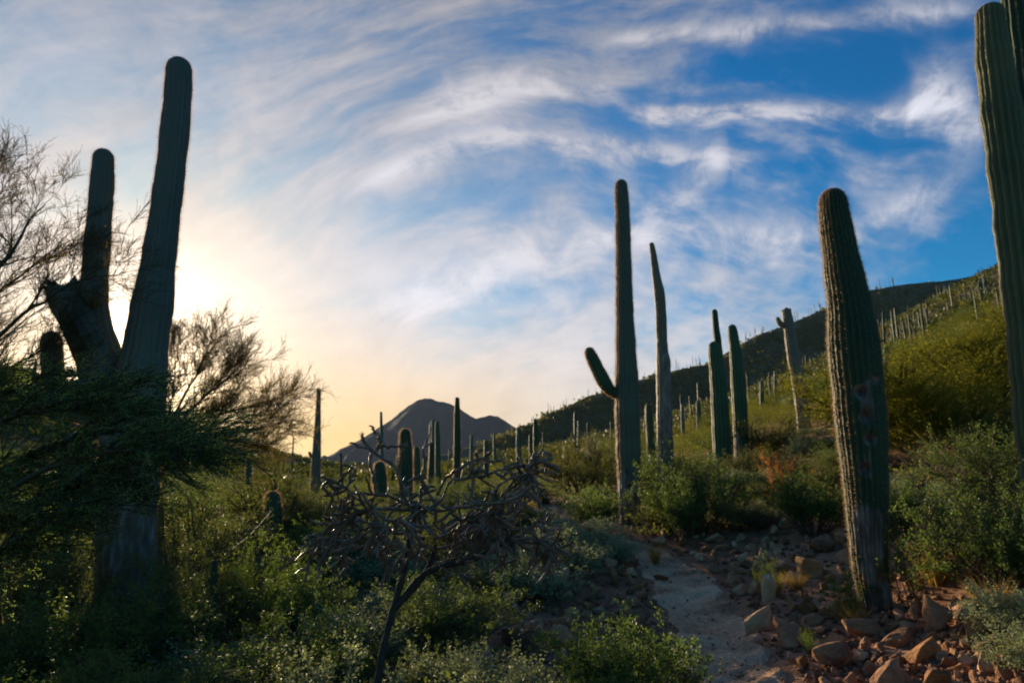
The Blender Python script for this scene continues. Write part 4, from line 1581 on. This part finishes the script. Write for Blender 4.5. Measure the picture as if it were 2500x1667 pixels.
# low ground cover between the bushes
G = Geo()
n = 8500
q = 0
for _ in range(n):
    px = g.uniform(-200, 2600)
    Y = 4.2 * math.exp(g.random() * math.log(60 / 4.2))
    if px > 1100 and Y < 14:
        continue
    x, y, z = at(px * K, Y)
    if in_trail(x, y, .12):
        continue
    r = .10 + .22 * g.random()
    m = 16
    c = g.normal(size=(m, 3)) * np.array([r, r, r * .35]) + np.array([x, y, z + r * .45])
    a = norm(g.normal(size=(m, 3)) + np.array([0, 0, .6]))
    b = norm(np.cross(a, g.normal(size=(m, 3))))
    s_ = .035 + .05 * g.random((m, 1)) + Y * .0012
    V = np.stack([c, c + a * s_ * .5 + b * s_ * .3, c + a * s_, c + a * s_ * .5 - b * s_ * .3], 1).reshape(-1, 3)
    G.add(V, [np.arange(m * 4).reshape(m, 4)], np.full(m * 4, g.random()))
link('ground_cover', G.build('ground_cover', [M['creosote']]), kind='stuff')

# hillside brush beyond the bushes one can tell apart
G = Geo()
G2 = Geo()
for i in range(9000):
    px = g.uniform(-150, 2480)
    Y = math.sqrt(g.uniform(50 ** 2, 235 ** 2))
    x, y, z = at(px * K, Y)
    r = g.uniform(.5, 1.35)
    m = 24
    d = norm(g.normal(size=(m, 3)))
    d[:, 2] = np.abs(d[:, 2])
    c = d * r * (.6 + .4 * g.random((m, 1))) * np.array([1, 1, .8]) + np.array([x, y, z])
    a = norm(g.normal(size=(m, 3)) + np.array([0, 0, .5]))
    b = norm(np.cross(a, g.normal(size=(m, 3))))
    s_ = r * (.30 + .32 * g.random((m, 1)))
    V = np.stack([c, c + a * s_ * .5 + b * s_ * .3, c + a * s_, c + a * s_ * .5 - b * s_ * .3], 1).reshape(-1, 3)
    (G if px < 760 or g.random() < .74 else G2).add(V, [np.arange(m * 4).reshape(m, 4)], np.full(m * 4, g.random()))  # left hill gets darker brush alone: its shade is put into the colour
link('hillside_brush', G.build('hillside_brush', [M['brush']]), kind='stuff')
link('hillside_brush', G2.build('hillside_brush', [M['brush_olive']]), kind='stuff')
G = Geo()
for i in range(10000):
    px = g.uniform(480, 960)
    Y = g.uniform(400, 518)
    s_, _ = ray(px, 400)
    x = s_ * Y
    if not (-190 < x < 690):
        continue
    G.V.append([[x, Y, 0]])
pts = np.array([v[0] for v in G.V])
ro = bpy.data.objects['far_ridge']
rv = np.empty(len(ro.data.vertices) * 3, dtype=np.float32)
ro.data.vertices.foreach_get('co', rv)
rv = rv.reshape(-1, 220, 3)
ux, uy = rv[0, :, 0], rv[:, 0, 1]
G = Geo()
for x, y, _ in pts:
    i = min(np.searchsorted(uy, y), len(uy) - 1)
    j = min(np.searchsorted(ux, x), 219)
    fy = (y - uy[i - 1]) / (uy[i] - uy[i - 1])
    fx = (x - ux[j - 1]) / (ux[j] - ux[j - 1])
    zz = rv[i - 1:i + 1, j - 1:j + 1, 2]
    z = (zz[0, 0] * (1 - fx) + zz[0, 1] * fx) * (1 - fy) + (zz[1, 0] * (1 - fx) + zz[1, 1] * fx) * fy
    r = g.uniform(1.4, 3.6)
    m = 6
    c = g.normal(size=(m, 3)) * np.array([r, r, r * .4]) * .7 + np.array([x, y, z + .3 * r])
    a = norm(g.normal(size=(m, 3)) + np.array([0, 0, .5]))
    b = norm(np.cross(a, g.normal(size=(m, 3))))
    s_ = r * (.6 + .5 * g.random((m, 1)))
    V = np.stack([c, c + a * s_ * .5 + b * s_ * .35, c + a * s_, c + a * s_ * .5 - b * s_ * .35], 1).reshape(-1, 3)
    G.add(V, [np.arange(m * 4).reshape(m, 4)], np.full(m * 4, g.random()))
for x, y, _ in pts[::160]:
    i = min(max(np.searchsorted(uy, y), 1), len(uy) - 1)
    j = min(max(np.searchsorted(ux, x), 1), 219)
    put_far(x, y, float(rv[i, j, 2]) - .5, g.uniform(.7, 1.2))
FG = Geo()
for me_, x, y, z, sc, a_ in FARS:
    co = np.empty(len(me_.vertices) * 3, dtype=np.float32)
    me_.vertices.foreach_get('co', co)
    q4 = np.empty(len(me_.polygons) * 4, dtype=np.int32)
    me_.polygons.foreach_get('vertices', q4)
    R_ = np.array([[math.cos(a_), -math.sin(a_), 0], [math.sin(a_), math.cos(a_), 0], [0, 0, 1]])
    FG.add(co.reshape(-1, 3) @ R_.T * sc + np.array([x, y, z]), [q4.reshape(-1, 4)])
link('far_ridge_saguaros', FG.build('far_ridge_saguaros', [M['sag_far']], True), kind='stuff')
link('ridge_brush', G.build('ridge_brush', [M['brush_olive']]), kind='stuff')


# ------------------------------------------------------------------ palo verde trees with traced limbs
def limb(pts, Y, r0, r1, k=16, dY=None):
    """pts in 2352 px units"""
    C = np.array([pxnode(px, py, Y + (dY[i] if dY else 0)) for i, (px, py) in enumerate(pts)])
    Q = catmull(C, 8)
    t = np.linspace(0, len(Q) - 1, k)
    P = np.stack([np.interp(t, np.arange(len(Q)), Q[:, j]) for j in range(3)], 1)
    return P, np.linspace(r0, r1, k)


def palo_tree(label, limbs, Y, base, rt, counts, lens, leafn, leafs, seed, up=(.25, .4, .5), ang=(.8, .7, .6), lmat='backlit', depth=.6, bias=None, t0=.15):
    g = np.random.default_rng(seed)
    bx, by, bz = base
    root = link('palo_verde_tree', None, loc=base, label=label, cat='tree')
    org = np.array(base)
    PL, RL = [], []
    for pts, r0, r1, dy in limbs:
        P, R = limb(pts, Y, r0, r1, 16, dy)
        PL.append(P)
        RL.append(R)
    join = np.mean([P[0] for P in PL], axis=0)
    T = catmull(np.array([[bx, by, bz - .2], (np.array([bx, by, bz]) + join) / 2 + np.array([.05, 0, .1]), join]), 6)
    V, F, t = tubes(T[None], np.linspace(rt, rt * .8, len(T))[None], 10)
    link('trunk', mesh('trunk', V - org, F, [M['bark']], True, {'tint': t}), root)
    for P, R in zip(PL, RL):
        Pq = np.vstack([join[None], P]) if np.linalg.norm(P[0] - join) > .05 else P
        Rq = np.concatenate([[R[0]], R]) if len(Pq) > len(P) else R
        # jitter gives the limb its knees
        Pq = Pq + g.normal(size=Pq.shape) * R[0] * .25
        V, F, t = tubes(Pq[None], Rq[None], 7)
        link('limb', mesh('limb', V - org, F, [M['bark']], True, {'tint': t}), root)
    P0, R0 = np.stack(PL), np.stack(RL)
    P1, R1 = grow(P0, R0, counts[0], lens[0], ang[0], 6, up[0], .14, .55, t0, g=g, bias=bias)
    P2, R2 = grow(P1, R1, counts[1], lens[1], ang[1], 5, up[1], .14, .55, .15, g=g, bias=bias)
    P3, R3 = grow(P2, R2, counts[2], lens[2], ang[2], 4, up[2], .14, .6, .15, g=g, bias=bias)
    R1 = np.clip(R1, .003, .02)
    R2 = np.clip(R2, .0028, .009)
    R3 = np.clip(R3, .0018, .003)
    G = Geo()
    for P, R in ((P1, R1), (P2, R2), (P3, R3)):
        V, F, t = tubes(P, R, 3)
        G.add(V - org, F, t)
    b = G.build('branches', [M['bark']], True)
    link('branches', b, root, kind='stuff')
    G = Geo()
    for P, f in ((P3, .8), (P2, .2)):
        V, F, t = leaves(P, int(leafn * f), leafs, .006, .4, .3, .05, g)
        G.add(V - org, F, t)
    link('foliage', G.build('foliage', [M[lmat]]), root, kind='stuff')
    return root


# foreground left: drooping limbs across the lower left
bx, by, bz = -5.0, 4.9, float(H(-5.0, 4.9))
palo_tree('dark green palo verde leaning into the picture from the left edge', [
    ([(-330, 1400), (-150, 1320), (0, 1208), (90, 1145), (180, 1098), (260, 1066), (330, 1046), (410, 1040)], .062, .010, [0, 0, 0, 0, 0, .1, .1, .2]),
    ([(-330, 1380), (-180, 1220), (-40, 1110), (80, 1040), (190, 1000), (290, 985), (400, 1015)], .040, .008, [.0, .2, .3, .3, .3, .4, .4]),
    ([(-330, 1370), (-200, 1150), (-60, 1010), (40, 950), (130, 920), (220, 915), (310, 945)], .035, .007, [0, -.1, -.2, -.3, -.3, -.3, -.3]),
    ([(-330, 1370), (-220, 1100), (-100, 960), (0, 905), (90, 890), (180, 892)], .03, .006, [0, .2, .5, .6, .7, .8]),
    ([(-330, 1380), (-150, 1230), (20, 1120), (150, 1060), (300, 1030), (420, 1030)], .03, .006, [0, -.3, -.5, -.6, -.7, -.7]),
    ([(-330, 1420), (-150, 1370), (20, 1250), (130, 1180), (230, 1140)], .03, .006, [0, -.3, -.5, -.6, -.7]),
], 4.9, (bx, by, bz), .10, (170, 1600, 10000), ((.20, .55), (.12, .30), (.06, .17)), 75000, .016, 5, up=(.05, .03, .02), lmat='palodark', ang=(.55, .5, .45), bias=(.45, 0, -.05))

# tall backlit one on the left edge
bx, by, bz = -6.9, 8.4, float(H(-6.9, 8.4))
palo_tree('tall backlit palo verde with fine bare twigs at the left edge', [
    ([(-130, 960), (-80, 790), (-30, 660), (20, 590), (60, 520), (100, 470)], .045, .006, [0, -.2, -.2, -.1, 0, .2]),
    ([(-130, 960), (-110, 780), (-60, 640), (-40, 540), (-25, 460), (-10, 400)], .045, .006, [0, .2, .3, .4, .4, .4]),
    ([(-130, 960), (-50, 840), (30, 740), (100, 690), (190, 640), (285, 632)], .035, .005, [0, -.2, -.4, -.5, -.5, -.5]),
    ([(-130, 960), (-40, 880), (40, 835), (100, 800), (130, 770)], .03, .005, [0, .2, .3, .4, .4]),
    ([(-130, 960), (-90, 850), (-30, 700), (40, 640), (100, 590), (140, 560)], .035, .005, [0, .3, .6, .7, .7, .6]),
    ([(-130, 960), (-130, 780), (-100, 640), (-80, 530), (-70, 450)], .035, .005, [0, -.3, -.5, -.6, -.7]),
], 8.4, (bx, by, bz), .11, (120, 1000, 6500), ((.35, .9), (.18, .5), (.08, .26)), 34000, .016, 6, up=(.30, .30, .25), ang=(.6, .6, .6))

# backlit spray right of the giant saguaro
bx, by, bz = at(345 * K, 14.0)
palo_tree('golden backlit palo verde spreading right from behind the giant saguaro', [
    ([(350, 1080), (370, 1015), (440, 970), (520, 945), (600, 925), (655, 912)], .05, .006, [0, 0, 0, 0, .2, .3]),
    ([(350, 1080), (375, 1010), (410, 930), (445, 870), (470, 820), (485, 770)], .04, .005, [0, .2, .3, .3, .3, .2]),
    ([(350, 1080), (390, 1000), (460, 920), (520, 870), (560, 830)], .04, .005, [0, -.2, -.4, -.5, -.6]),
    ([(350, 1080), (420, 1005), (520, 990), (590, 985), (650, 970)], .04, .005, [0, -.3, -.5, -.5, -.6]),
    ([(350, 1080), (440, 1020), (540, 1020), (620, 1025)], .03, .005, [0, .3, .6, .7]),
    ([(350, 1080), (380, 980), (400, 880), (400, 800)], .03, .005, [0, .5, .8, .9]),
], 14.0, (bx, by, bz), .14, (160, 1600, 11000), ((.4, .95), (.22, .55), (.10, .28)), 170000, .016, 7, up=(.25, .3, .25), ang=(.6, .6, .6), t0=.3)


# ------------------------------------------------------------------ cholla in the middle
def cholla_mat():
    m, nt, out = new_mat('cholla_skin')
    oc = ocoord(nt)
    a = noise(nt, oc, 9, 4, .6)
    vo = nt.nodes.new('ShaderNodeTexVoronoi')
    vo.inputs['Scale'].default_value = 75
    nt.links.new(oc, vo.inputs['Vector'])
    d = E(nt, vo.outputs[0])
    c = ramp(nt, a, [(.3, (.075, .045, .028)), (.5, (.16, .105, .065)), (.72, (.28, .20, .13))])
    p = nt.nodes.new('ShaderNodeBsdfPrincipled')
    nt.links.new(c, p.inputs['Base Color'])
    p.inputs['Roughness'].default_value = .42
    p.inputs['Specular IOR Level'].default_value = .4
    b = nt.nodes.new('ShaderNodeBump')
    b.inputs['Strength'].default_value = .8
    b.inputs['Distance'].default_value = .006
    nt.links.new((1 - d).s, b.inputs['Height'])
    nt.links.new(b.outputs[0], p.inputs['Normal'])
    nt.links.new(p.outputs[0], out.inputs[0])
    return m


M['cholla'] = cholla_mat()
M['chollabark'] = wood_mat('cholla_bark', (.022, .016, .012), (.075, .055, .042), scale=40)


def cz(cx, cy):
    return (705.6 + .3 * cx, 846.7 + .3 * cy)


def build_cholla():
    g = np.random.default_rng(17)
    Y = 5.0
    bx, by, bz = at(850 * K, Y)
    org = np.array([bx, by, bz])
    root = link('cholla_cactus', None, loc=(bx, by, bz), label='tangled grey-brown cholla with chain-like spiny branches in the centre foreground', cat='cactus')
    trunks = [
        ([(840, 1760), (862, 1600), (880, 1490), (905, 1390), (925, 1320), (945, 1220), (955, 1150)], .030, .018, [0] * 7),
        ([(905, 1395), (950, 1350), (985, 1300), (1000, 1250)], .026, .017, [0, .1, .2, .3]),
        ([(905, 1400), (960, 1330), (1010, 1300), (1080, 1285), (1150, 1250), (1175, 1225)], .024, .015, [0, -.05, -.1, -.15, -.2, -.2]),
    ]
    prim = []
    for pts, r0, r1, dy in trunks:
        P, R = limb(pts, Y, r0, r1, 24, dy)
        R = R * (1 + .12 * np.sin(np.arange(24) * 1.9))
        V, F, t = tubes(P[None], R[None], 9)
        link('trunk' if r0 > .03 else 'branch', mesh('trunk', V - org, F, [M['chollabark']], True), root)
        prim.append((P, R))
    paths = [
        ([cz(790, 1080), cz(740, 930), cz(700, 800), cz(600, 690), cz(480, 620), cz(400, 585), cz(330, 560)], -.1),
        ([cz(520, 640), cz(560, 560), cz(520, 480), cz(490, 430)], -.1),
        ([cz(480, 620), cz(430, 540), cz(410, 490)], 0),
        ([cz(520, 600), cz(640, 590), cz(720, 590), cz(780, 580)], 0),
        ([cz(700, 800), cz(715, 700), cz(735, 620)], -.1),
        ([cz(480, 640), cz(485, 740), cz(520, 860), cz(540, 950)], -.3),
        ([cz(900, 1090), cz(980, 1040), cz(1040, 980), cz(1100, 850), cz(1200, 830), cz(1300, 810), cz(1480, 780), cz(1650, 735), cz(1740, 740)], .1),
        ([cz(1650, 740), cz(1690, 790), cz(1700, 840)], .1),
        ([cz(1000, 960), cz(1060, 840), cz(1160, 770), cz(1260, 710), cz(1350, 690), cz(1430, 715)], -.2),
        ([cz(1300, 700), cz(1290, 640)], -.2),
        ([cz(1350, 700), cz(1400, 630)], -.2),
        ([cz(870, 1250), cz(860, 1100), cz(870, 950), cz(880, 830), cz(910, 660)], .2),
        ([cz(960, 1080), cz(800, 1040), cz(640, 980), cz(480, 960), cz(350, 950), cz(290, 910), cz(220, 905)], .3),
        ([cz(790, 1080), cz(640, 1070), cz(500, 1080), cz(380, 1080), cz(300, 1150), cz(200, 1180), cz(150, 1250)], -.3),
        ([cz(1000, 1090), cz(1150, 1060), cz(1300, 1030), cz(1450, 1020), cz(1560, 970), cz(1620, 960), cz(1640, 870)], -.4),
        ([cz(1450, 1020), cz(1430, 1150), cz(1440, 1300)], -.4),
        ([cz(900, 1480), cz(800, 1400), cz(650, 1340), cz(480, 1330), cz(300, 1400), cz(150, 1380)], -.3),
        ([cz(900, 1300), cz(700, 1250), cz(500, 1240), cz(350, 1300), cz(180, 1330), cz(60, 1330)], .4),
        ([cz(1000, 1480), cz(1200, 1430), cz(1420, 1350), cz(1480, 1240)], -.2),
        ([cz(1420, 1350), cz(1600, 1300), cz(1800, 1330), cz(1900, 1340)], -.2),
        ([cz(1750, 1330), cz(1760, 1400), cz(1820, 1480)], -.2),
        ([cz(980, 1300), cz(1150, 1250), cz(1350, 1200), cz(1600, 1230), cz(1750, 1190)], .5),
        ([cz(1050, 1250), cz(1200, 1150), cz(1400, 1130), cz(1600, 1150)], .0),
        ([cz(880, 1200), cz(760, 1180), cz(620, 1160), cz(520, 1200), cz(400, 1230)], -.6),
        ([cz(1000, 1380), cz(1250, 1290), cz(1500, 1180), cz(1650, 1080)], .7),
    ]
    pp = []
    for pts, dy in paths:
        nn = len(pts)
        P, R = limb(pts, Y, .0125, .0090, 16, [dy * min(1, i / 2) for i in range(nn)])
        P = P + g.normal(size=P.shape) * .006
        R = R * (1 + .16 * np.sin(np.arange(16) * 2.4 + g.random() * 6))
        V, F, t = tubes(P[None], R[None], 7)
        link('branch', mesh('branch', V - org, F, [M['cholla']], True), root)
        pp.append((P, R))
    P0 = np.stack([p for p, _ in pp])
    R0 = np.stack([r for _, r in pp])

    def seg(P, R, n, ln, ang, up):
        Pn, _ = grow(P, R, n, ln, ang, 4, up, .16, 1.0, .12, droop=.05, g=g)
        Rn = np.array([.0070, .0100, .0100, .0068])[None] * (.75 + .45 * g.random((n, 1)))
        return Pn, Rn
    P1, R1 = seg(np.delete(P0, [0, 1, 2, 3, 4, 5, 8, 9, 10], 0), np.delete(R0, [0, 1, 2, 3, 4, 5, 8, 9, 10], 0), 185, (.10, .28), 1.0, .10)
    P2, R2 = seg(P1, R1, 320, (.06, .19), 1.0, .02)
    P3, R3 = seg(P2, R2, 200, (.05, .12), 1.1, .0)
    js = []
    for P, R, keep in ((P1, R1, 185), (P2, R2, 80)):
        for i in range(keep):
            V, F, t = tubes(P[i:i + 1], R[i:i + 1], 6)
            js.append(link('joint', mesh('joint', V - org, F, [M['cholla']], True), root))
    G = Geo()
    V, F, t = tubes(P2[80:], R2[80:], 6)
    G.add(V - org, F, t)
    V, F, t = tubes(P3, R3, 6)
    G.add(V - org, F, t)
    # rounded joint tips
    for P, R in ((P1, R1), (P2, R2), (P3, R3)):
        e = P[:, -1]
        d = norm(P[:, -1] - P[:, -2])
        Pt = np.stack([e, e + d * .006, e + d * .009], 1)
        Rt = np.stack([R[:, -1], R[:, -1] * .75, R[:, -1] * .05], 1)
        V, F, t = tubes(Pt, Rt, 6)
        G.add(V - org, F, t)
    link('small_joints', G.build('small_joints', [M['cholla']], True), root, kind='stuff')
    # spines
    G = Geo()
    for P, R, n in ((P0, R0, 6500), (P1, R1, 7500), (P2, R2, 6500), (P3, R3, 2500)):
        N, kk, _ = P.shape
        pa = g.integers(0, N, n)
        t = g.random(n) * (kk - 1)
        i = np.minimum(t.astype(int), kk - 2)
        f = (t - i)[:, None]
        c = P[pa, i] * (1 - f) + P[pa, i + 1] * f
        tan = norm(P[pa, i + 1] - P[pa, i])
        d = g.normal(size=(n, 3))
        d = norm(d - (d * tan).sum(-1, keepdims=True) * tan * .8)
        w = norm(np.cross(d, tan)) * .0009
        b = c + d * R[pa, i][:, None] * .9
        V = np.stack([b - w, b + w, b + d * (.010 + .014 * g.random((n, 1)))], 1).reshape(-1, 3) - org
        G.add(V, [np.arange(n * 3).reshape(n, 3)], np.repeat(.5 + .5 * g.random(n), 3))
    link('spines', G.build('spines', [M['spine']]), root, kind='stuff')


build_cholla()

# dead stump in the brush and pale dry stalks on the slope
x, y, z = at(490 * K, 7.6)
P, R = limb([(486, 1420), (488, 1370), (491, 1330), (492, 1285)], 7.6, .045, .035, 10)
P[0, 2] = z - .1
V, F, t = tubes(P[None], R[None] * (1 + .12 * g.normal(size=(1, 10))), 9)
root = link('dead_stump', mesh('dead_stump', V - np.array([x, y, z]), F + [np.array([[81 + i, 81 + (i + 1) % 9, 81 + (i + 2) % 9] for i in range(0, 9, 2)])], [M['bark']], True, {'tint': np.zeros(len(V))}), loc=(x, y, z),
            label='dark dead stump standing in the brush right of the giant saguaro', cat='stump')


# ------------------------------------------------------------------ air
def build_haze():
    x0, x1, y0, y1, z0, z1 = -1700, 1700, -60, 3900, -14, 420
    V = [(x, y, z) for z in (z0, z1) for y in (y0, y1) for x in (x0, x1)]
    F = [[0, 2, 3, 1], [4, 5, 7, 6], [0, 1, 5, 4], [2, 6, 7, 3], [0, 4, 6, 2], [1, 3, 7, 5]]
    m, nt, out = new_mat('haze')
    pvn = nt.nodes.new('ShaderNodeVolumePrincipled')
    pvn.inputs['Color'].default_value = (.60, .76, 1.0, 1)
    pvn.inputs['Density'].default_value = .000035
    pvn.inputs['Anisotropy'].default_value = 0.0
    nt.links.new(pvn.outputs[0], out.inputs['Volume'])
    link('haze', mesh('haze', V, [np.array(F)], [m]), kind='stuff')


build_haze()
